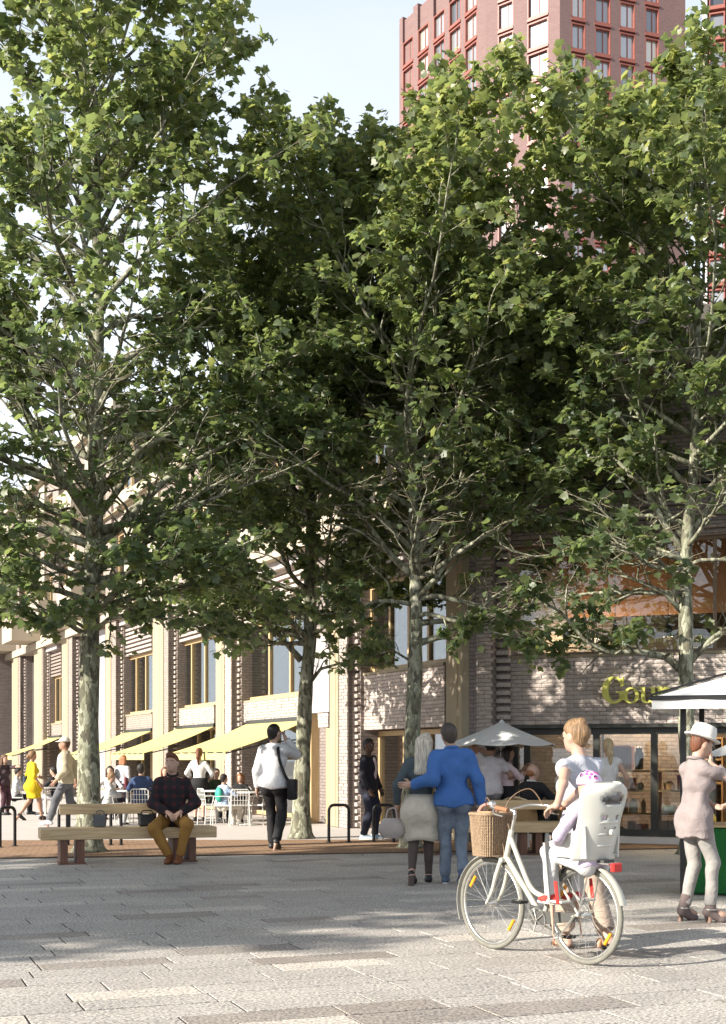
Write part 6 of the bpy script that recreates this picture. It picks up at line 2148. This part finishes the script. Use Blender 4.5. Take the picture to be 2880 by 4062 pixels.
person(gp(2758, 11.45), (.93, .36), 1.61, 'woman in white hat, mauve tunic and pale jeans with a phone at her ear', p, vox=.011, hair=('short', 'auburn'),
       parts=[('top', MAUVE, dict(hem=-.20, i=.015, sleeve=1.7, flare=.02, name='tunic', fold=.010, collar=True)), ('trousers', GREYJ, dict(i=.006, upto=1.9, fold=.005)), ('shoes', mat('mauve_suede', (.15, .115, .11), .9, .15, 20), dict(boot=True, heel=.04)), ('custom', None, dict(fn=bootfn)), ('custom', None, dict(fn=hatfn))])

# ---- man in beige jacket walking left
def capfn(root, J, s, put):
    c, R = J['Hd'], J['Rh']
    put('cap', [('el', c + R @ A3(0, -.01, .045), A3(.096, .115, .098), R, None, ((c + R @ A3(0, 0, .04), R @ A3(0, .1, -.99)),)), ('el', c + R @ A3(0, .10, .05), A3(.075, .075, .012), R)], mat('cream_cap', (.62, .60, .55), .9), .015)
p = dict(lean=.03, hyaw=.1, armL=((-.27, .16, .92), (-.3, -1, 0)), armR=((.30, -.16, .92), (.3, -1, 0)), **stride(.33, -.33))
BEIGE = cloth('beige_jacket', (.42, .37, .26))
person(gp(262, 27.6), (-1, -.12), 1.86, 'man in beige jacket, white cap and grey trousers striding left past the tree', p, vox=.016, hair=('short', 'brown'), tone='tan',
       parts=[('top', BEIGE, dict(hem=-.09, i=.034, sleeve=1.9, name='jacket', fold=.008)), ('custom', None, dict(fn=lambda root, J, s, put: put('tee', [('el', J['C'] + J['R'] @ A3(0, .09, -.1), A3(.07, .075, .27), J['R'])], cloth('white_tee', (.66, .67, .68)), .02))), ('trousers', cloth('grey_trousers', (.10, .105, .115)), dict(i=.02)), ('shoes', mat('white_trainer', (.6, .62, .66), .6), {}), ('custom', None, dict(fn=capfn))])

# ---- woman in yellow dress
YEL = cloth('yellow_dress', (.58, .42, .012))
def ybag(root, J, s, put):
    strap_bag(root, s, [(-.13, .0, 1.48), (-.2, .02, 1.3), (-.24, .06, 1.15)], .014, (-.25, .02, 1.02), (.11, .32, .2), mat('navy_leather', (.02, .035, .06), .4), .1)
p = dict(fem=True, hyaw=-.15, armL=((-.17, .22, 1.10), (-.8, -1, 0)), armR=((.26, .1, .92), (.3, -1, 0)), **stride(-.30, .22))
person(gp(128, 30.6), (.72, .55), 1.60, 'woman in bright yellow dress with dark shoulder bag walking at the far left', p, vox=.018, hair=('lowbun', 'lightbrown'), tone='tan', face=False,
       parts=[('top', YEL, dict(hem=-.02, i=.018, sleeve=1.25, name='dress_top')), ('skirt', YEL, dict(hem=.56, waist=.06, r=.10, ripple=.02)), ('shoes', LEATHERB, {}), ('custom', None, dict(fn=ybag))])

# ---- other cafe guests
def sit(**kw):
    d = dict(pel=(0, 0, .54), legL=((-.12, .40, .08), (-.2, 1, .4)), legR=((.12, .40, .08), (.2, 1, .4)), armL=((-.12, .34, .76), (-1, -.4, -.2)), armR=((.12, .34, .76), (1, -.4, -.2)))
    d.update(kw); return d
GC = 'guests at the café tables'
far = dict(vox=.025, face=False)
CH = lambda c: cloth('cloth_%d_%d_%d' % tuple(int(x * 100) for x in c), c)
person(gp(18, 33.5), (.8, -.5), 1.52, 'woman in dark clothes at the left edge stretching out an arm', dict(fem=True, armL=((-.05, .55, 1.42), (-1, 0, -.3))), vox=.02, face=False, hair=('long', 'brown'),
       parts=[('top', CH((.05, .03, .035)), dict(hem=-.08, sleeve=1.3)), ('trousers', CH((.06, .025, .035)), {}), ('shoes', LEATHERB, {})])
person(gp(790, 30.0), (.15, 1), 1.66, 'woman in white blouse and black skirt with dark ponytail standing with her back turned', dict(fem=True, armL=((-.2, .22, 1.0), (-1, -.6, 0)), armR=((.2, .22, 1.0), (1, -.6, 0))), hair=('pony', 'auburn'), **far,
       parts=[('top', CH((.62, .61, .60)), dict(hem=.0, i=.02, sleeve=1.5)), ('skirt', BLK, dict(hem=.46, waist=.1, r=.085, ripple=.0)), ('shoes', LEATHERB, {})])
def clutch(root, J, s, put):
    MB().cbox((.17 * s, -.06, .98 * s), (.05, .22, .30), .2).build('shoulder_bag', mat('wine_leather', (.16, .03, .045), .5), root, bevel=.015)
person(gp(486, 31.5), (.35, 1), 1.50, 'blonde woman in grey top and dark skirt standing at a café table', dict(fem=True, lean=.08), hair=('bob', 'ginger'), **far,
       parts=[('top', CH((.45, .45, .47)), dict(hem=.0, i=.018, sleeve=1.3)), ('skirt', CH((.03, .025, .05)), dict(hem=.45, waist=.1, r=.1, ripple=.01)), ('shoes', LEATHERB, {}), ('custom', None, dict(fn=clutch))])
person((*gp(560, 28.5)[:2], 0), (.1, 1), 1.70, 'man in blue jumper sitting with his back turned on a white chair', sit(), hair=('short', 'dark'), **far, group=GC,
       parts=[('top', CH((.03, .055, .13)), dict(hem=-.08, i=.022)), ('trousers', BLK, {}), ('shoes', LEATHERB, {})])
person((*gp(428, 28.6)[:2], -.04), (1, .1), 1.52, 'fair-haired man in pale grey jacket seated facing right beside the trunk', sit(lean=.12), hair=('short', 'lightbrown'), **far, group=GC,
       parts=[('top', CH((.50, .50, .49)), dict(hem=-.08, i=.022)), ('trousers', CH((.4, .4, .4)), {}), ('shoes', LEATHERB, {})])
person((*gp(436, 31.4)[:2], 0), (.2, -1), 1.62, 'dark-haired woman in white seated facing the viewer beside the trunk', sit(fem=True), hair=('long', 'dark'), **far, group=GC,
       parts=[('top', CH((.6, .58, .57)), dict(hem=-.05, sleeve=1.4)), ('trousers', BLK, {}), ('shoes', LEATHERB, {})])
def backpack(root, J, s, put):
    put('backpack', [('el', J['C'] + J['R'] @ A3(0, -.17, -.06), A3(.13, .085, .20), J['R'])], mat('green_nylon', (.03, .30, .22), .6, .15, 10, bump=.3), .02)
person((*gp(888, 28.2)[:2], 0), (.75, .65), 1.42, 'child with a bright green backpack sitting on a white chair', sit(), hair=('short', 'dark'), **far, group=GC,
       parts=[('top', CH((.30, .38, .52)), dict(hem=-.05)), ('trousers', CH((.45, .42, .36)), {}), ('shoes', WHITEP, {}), ('custom', None, dict(fn=backpack))])
person((*gp(858, 30.4)[:2], 0), (.6, -.8), 1.55, 'dark-haired guest in dark green seated behind the backpack child', sit(), hair=('short', 'dark'), **far, group=GC,
       parts=[('top', CH((.04, .07, .05)), dict(hem=-.05)), ('trousers', BLK, {}), ('shoes', LEATHERB, {})])
person((*gp(958, 30.0)[:2], 0), (-.2, -1), 1.42, 'red-haired guest in black seated beyond the round white table', sit(fem=True, lean=.15), hair=('bob', 'ginger'), **far, group=GC,
       parts=[('top', BLK, dict(hem=-.05)), ('trousers', CH((.35, .33, .3)), {}), ('shoes', LEATHERB, {})])
person((*gp(62, 34.0)[:2], 0), (1, .1), 1.55, 'guest in a white shirt seated at the far left behind the yellow dress', sit(lean=.1), hair=('short', 'dark'), **far, group=GC,
       parts=[('top', CH((.55, .56, .58)), dict(hem=-.05)), ('trousers', BLK, {}), ('shoes', LEATHERB, {})])
person((*gp(222, 33.3)[:2], 0), (-.9, .2), 1.6, 'guest in black seated behind the striding man in beige', sit(lean=.1), hair=('short', 'dark'), **far, group=GC,
       parts=[('top', BLK, dict(hem=-.05)), ('trousers', CH((.4, .4, .42)), {}), ('shoes', LEATHERB, {})])
person((*gp(655, 30.6)[:2], 0), (.3, -1), 1.6, 'guest with reddish hair seated close behind the plaid shirt shoulder', sit(fem=True), hair=('bob', 'auburn'), **far, group=GC,
       parts=[('top', CH((.5, .35, .33)), dict(hem=-.05)), ('trousers', BLK, {}), ('shoes', LEATHERB, {})])
# right-hand group by the shop
person(gp(1945, 21.4), (-.1, 1), 1.72, 'man in pale grey T-shirt and grey jeans with one hand behind his head', dict(armL=((-.06, -.08, 1.55), (-1, .1, -.1)), handL=dict(palm=(0, 1, 0), dir=(1, 0, .2)), armR=((.25, .2, 1.0), (1, -.6, 0))), vox=.016, face=False, hair=('short', 'dark'), tone='tan',
       parts=[('top', CH((.50, .47, .48)), dict(hem=-.08, i=.024, sleeve=.62, fold=.008)), ('trousers', CH((.20, .20, .21)), dict(i=.016)), ('shoes', LEATHERB, {})])
def cup(root, J, s, put):
    q = (J['WrR'] + A3(-.02, .09, .05)) * s
    MB().lathe([(.022, -.03), (.03, .035), (.027, .035), (.02, -.025)], 12, tuple(q)).build('cup', WHITEP, root)
person(gp(2012, 21.6), (.95, .2), 1.62, 'woman with dark curly hair, pale pink blouse and black skirt raising her hands', dict(fem=True, armR=((.12, .34, 1.36), (.6, 0, -1)), armL=((-.10, .34, 1.36), (-.6, 0, -1)), handR=dict(curl=.8, dir=(0, .5, .8)), handL=dict(curl=.6, dir=(.2, .6, .7)), hpitch=.05), vox=.015, hair=('curly', 'dark'), tone='tan',
       parts=[('top', CH((.56, .44, .45)), dict(hem=.02, i=.018, sleeve=1.25)), ('skirt', BLK, dict(hem=.44, waist=.11, r=.085, ripple=0)), ('shoes', LEATHERB, {}), ('custom', None, dict(fn=cup))])
person((*gp(2112, 20.9)[:2], .0), (.75, .66), 1.72, 'balding man in black suit sitting on a wicker chair', sit(hyaw=-.35), vox=.015, hair=('bald', 'ginger'), 
       parts=[('top', BLK, dict(hem=-.1, i=.028, name='jacket', collar=cloth('white_collar', (.6, .6, .6)))), ('trousers', BLK, {}), ('shoes', LEATHERB, {})])
person(gp(2412, 20.4), (-.1, 1), 1.72, 'blonde woman in white vest standing at the shop window', dict(fem=True, armL=((-.12, .30, 1.05), (-1, -.5, 0)), armR=((.30, .06, .92), (.5, -1, 0))), vox=.015, face=False, hair=('pony', 'blonde'),
       parts=[('top', CH((.60, .59, .57)), dict(hem=-.08, i=.014, sleeve=.12)), ('trousers', CH((.35, .33, .32)), {}), ('shoes', LEATHERB, {})])
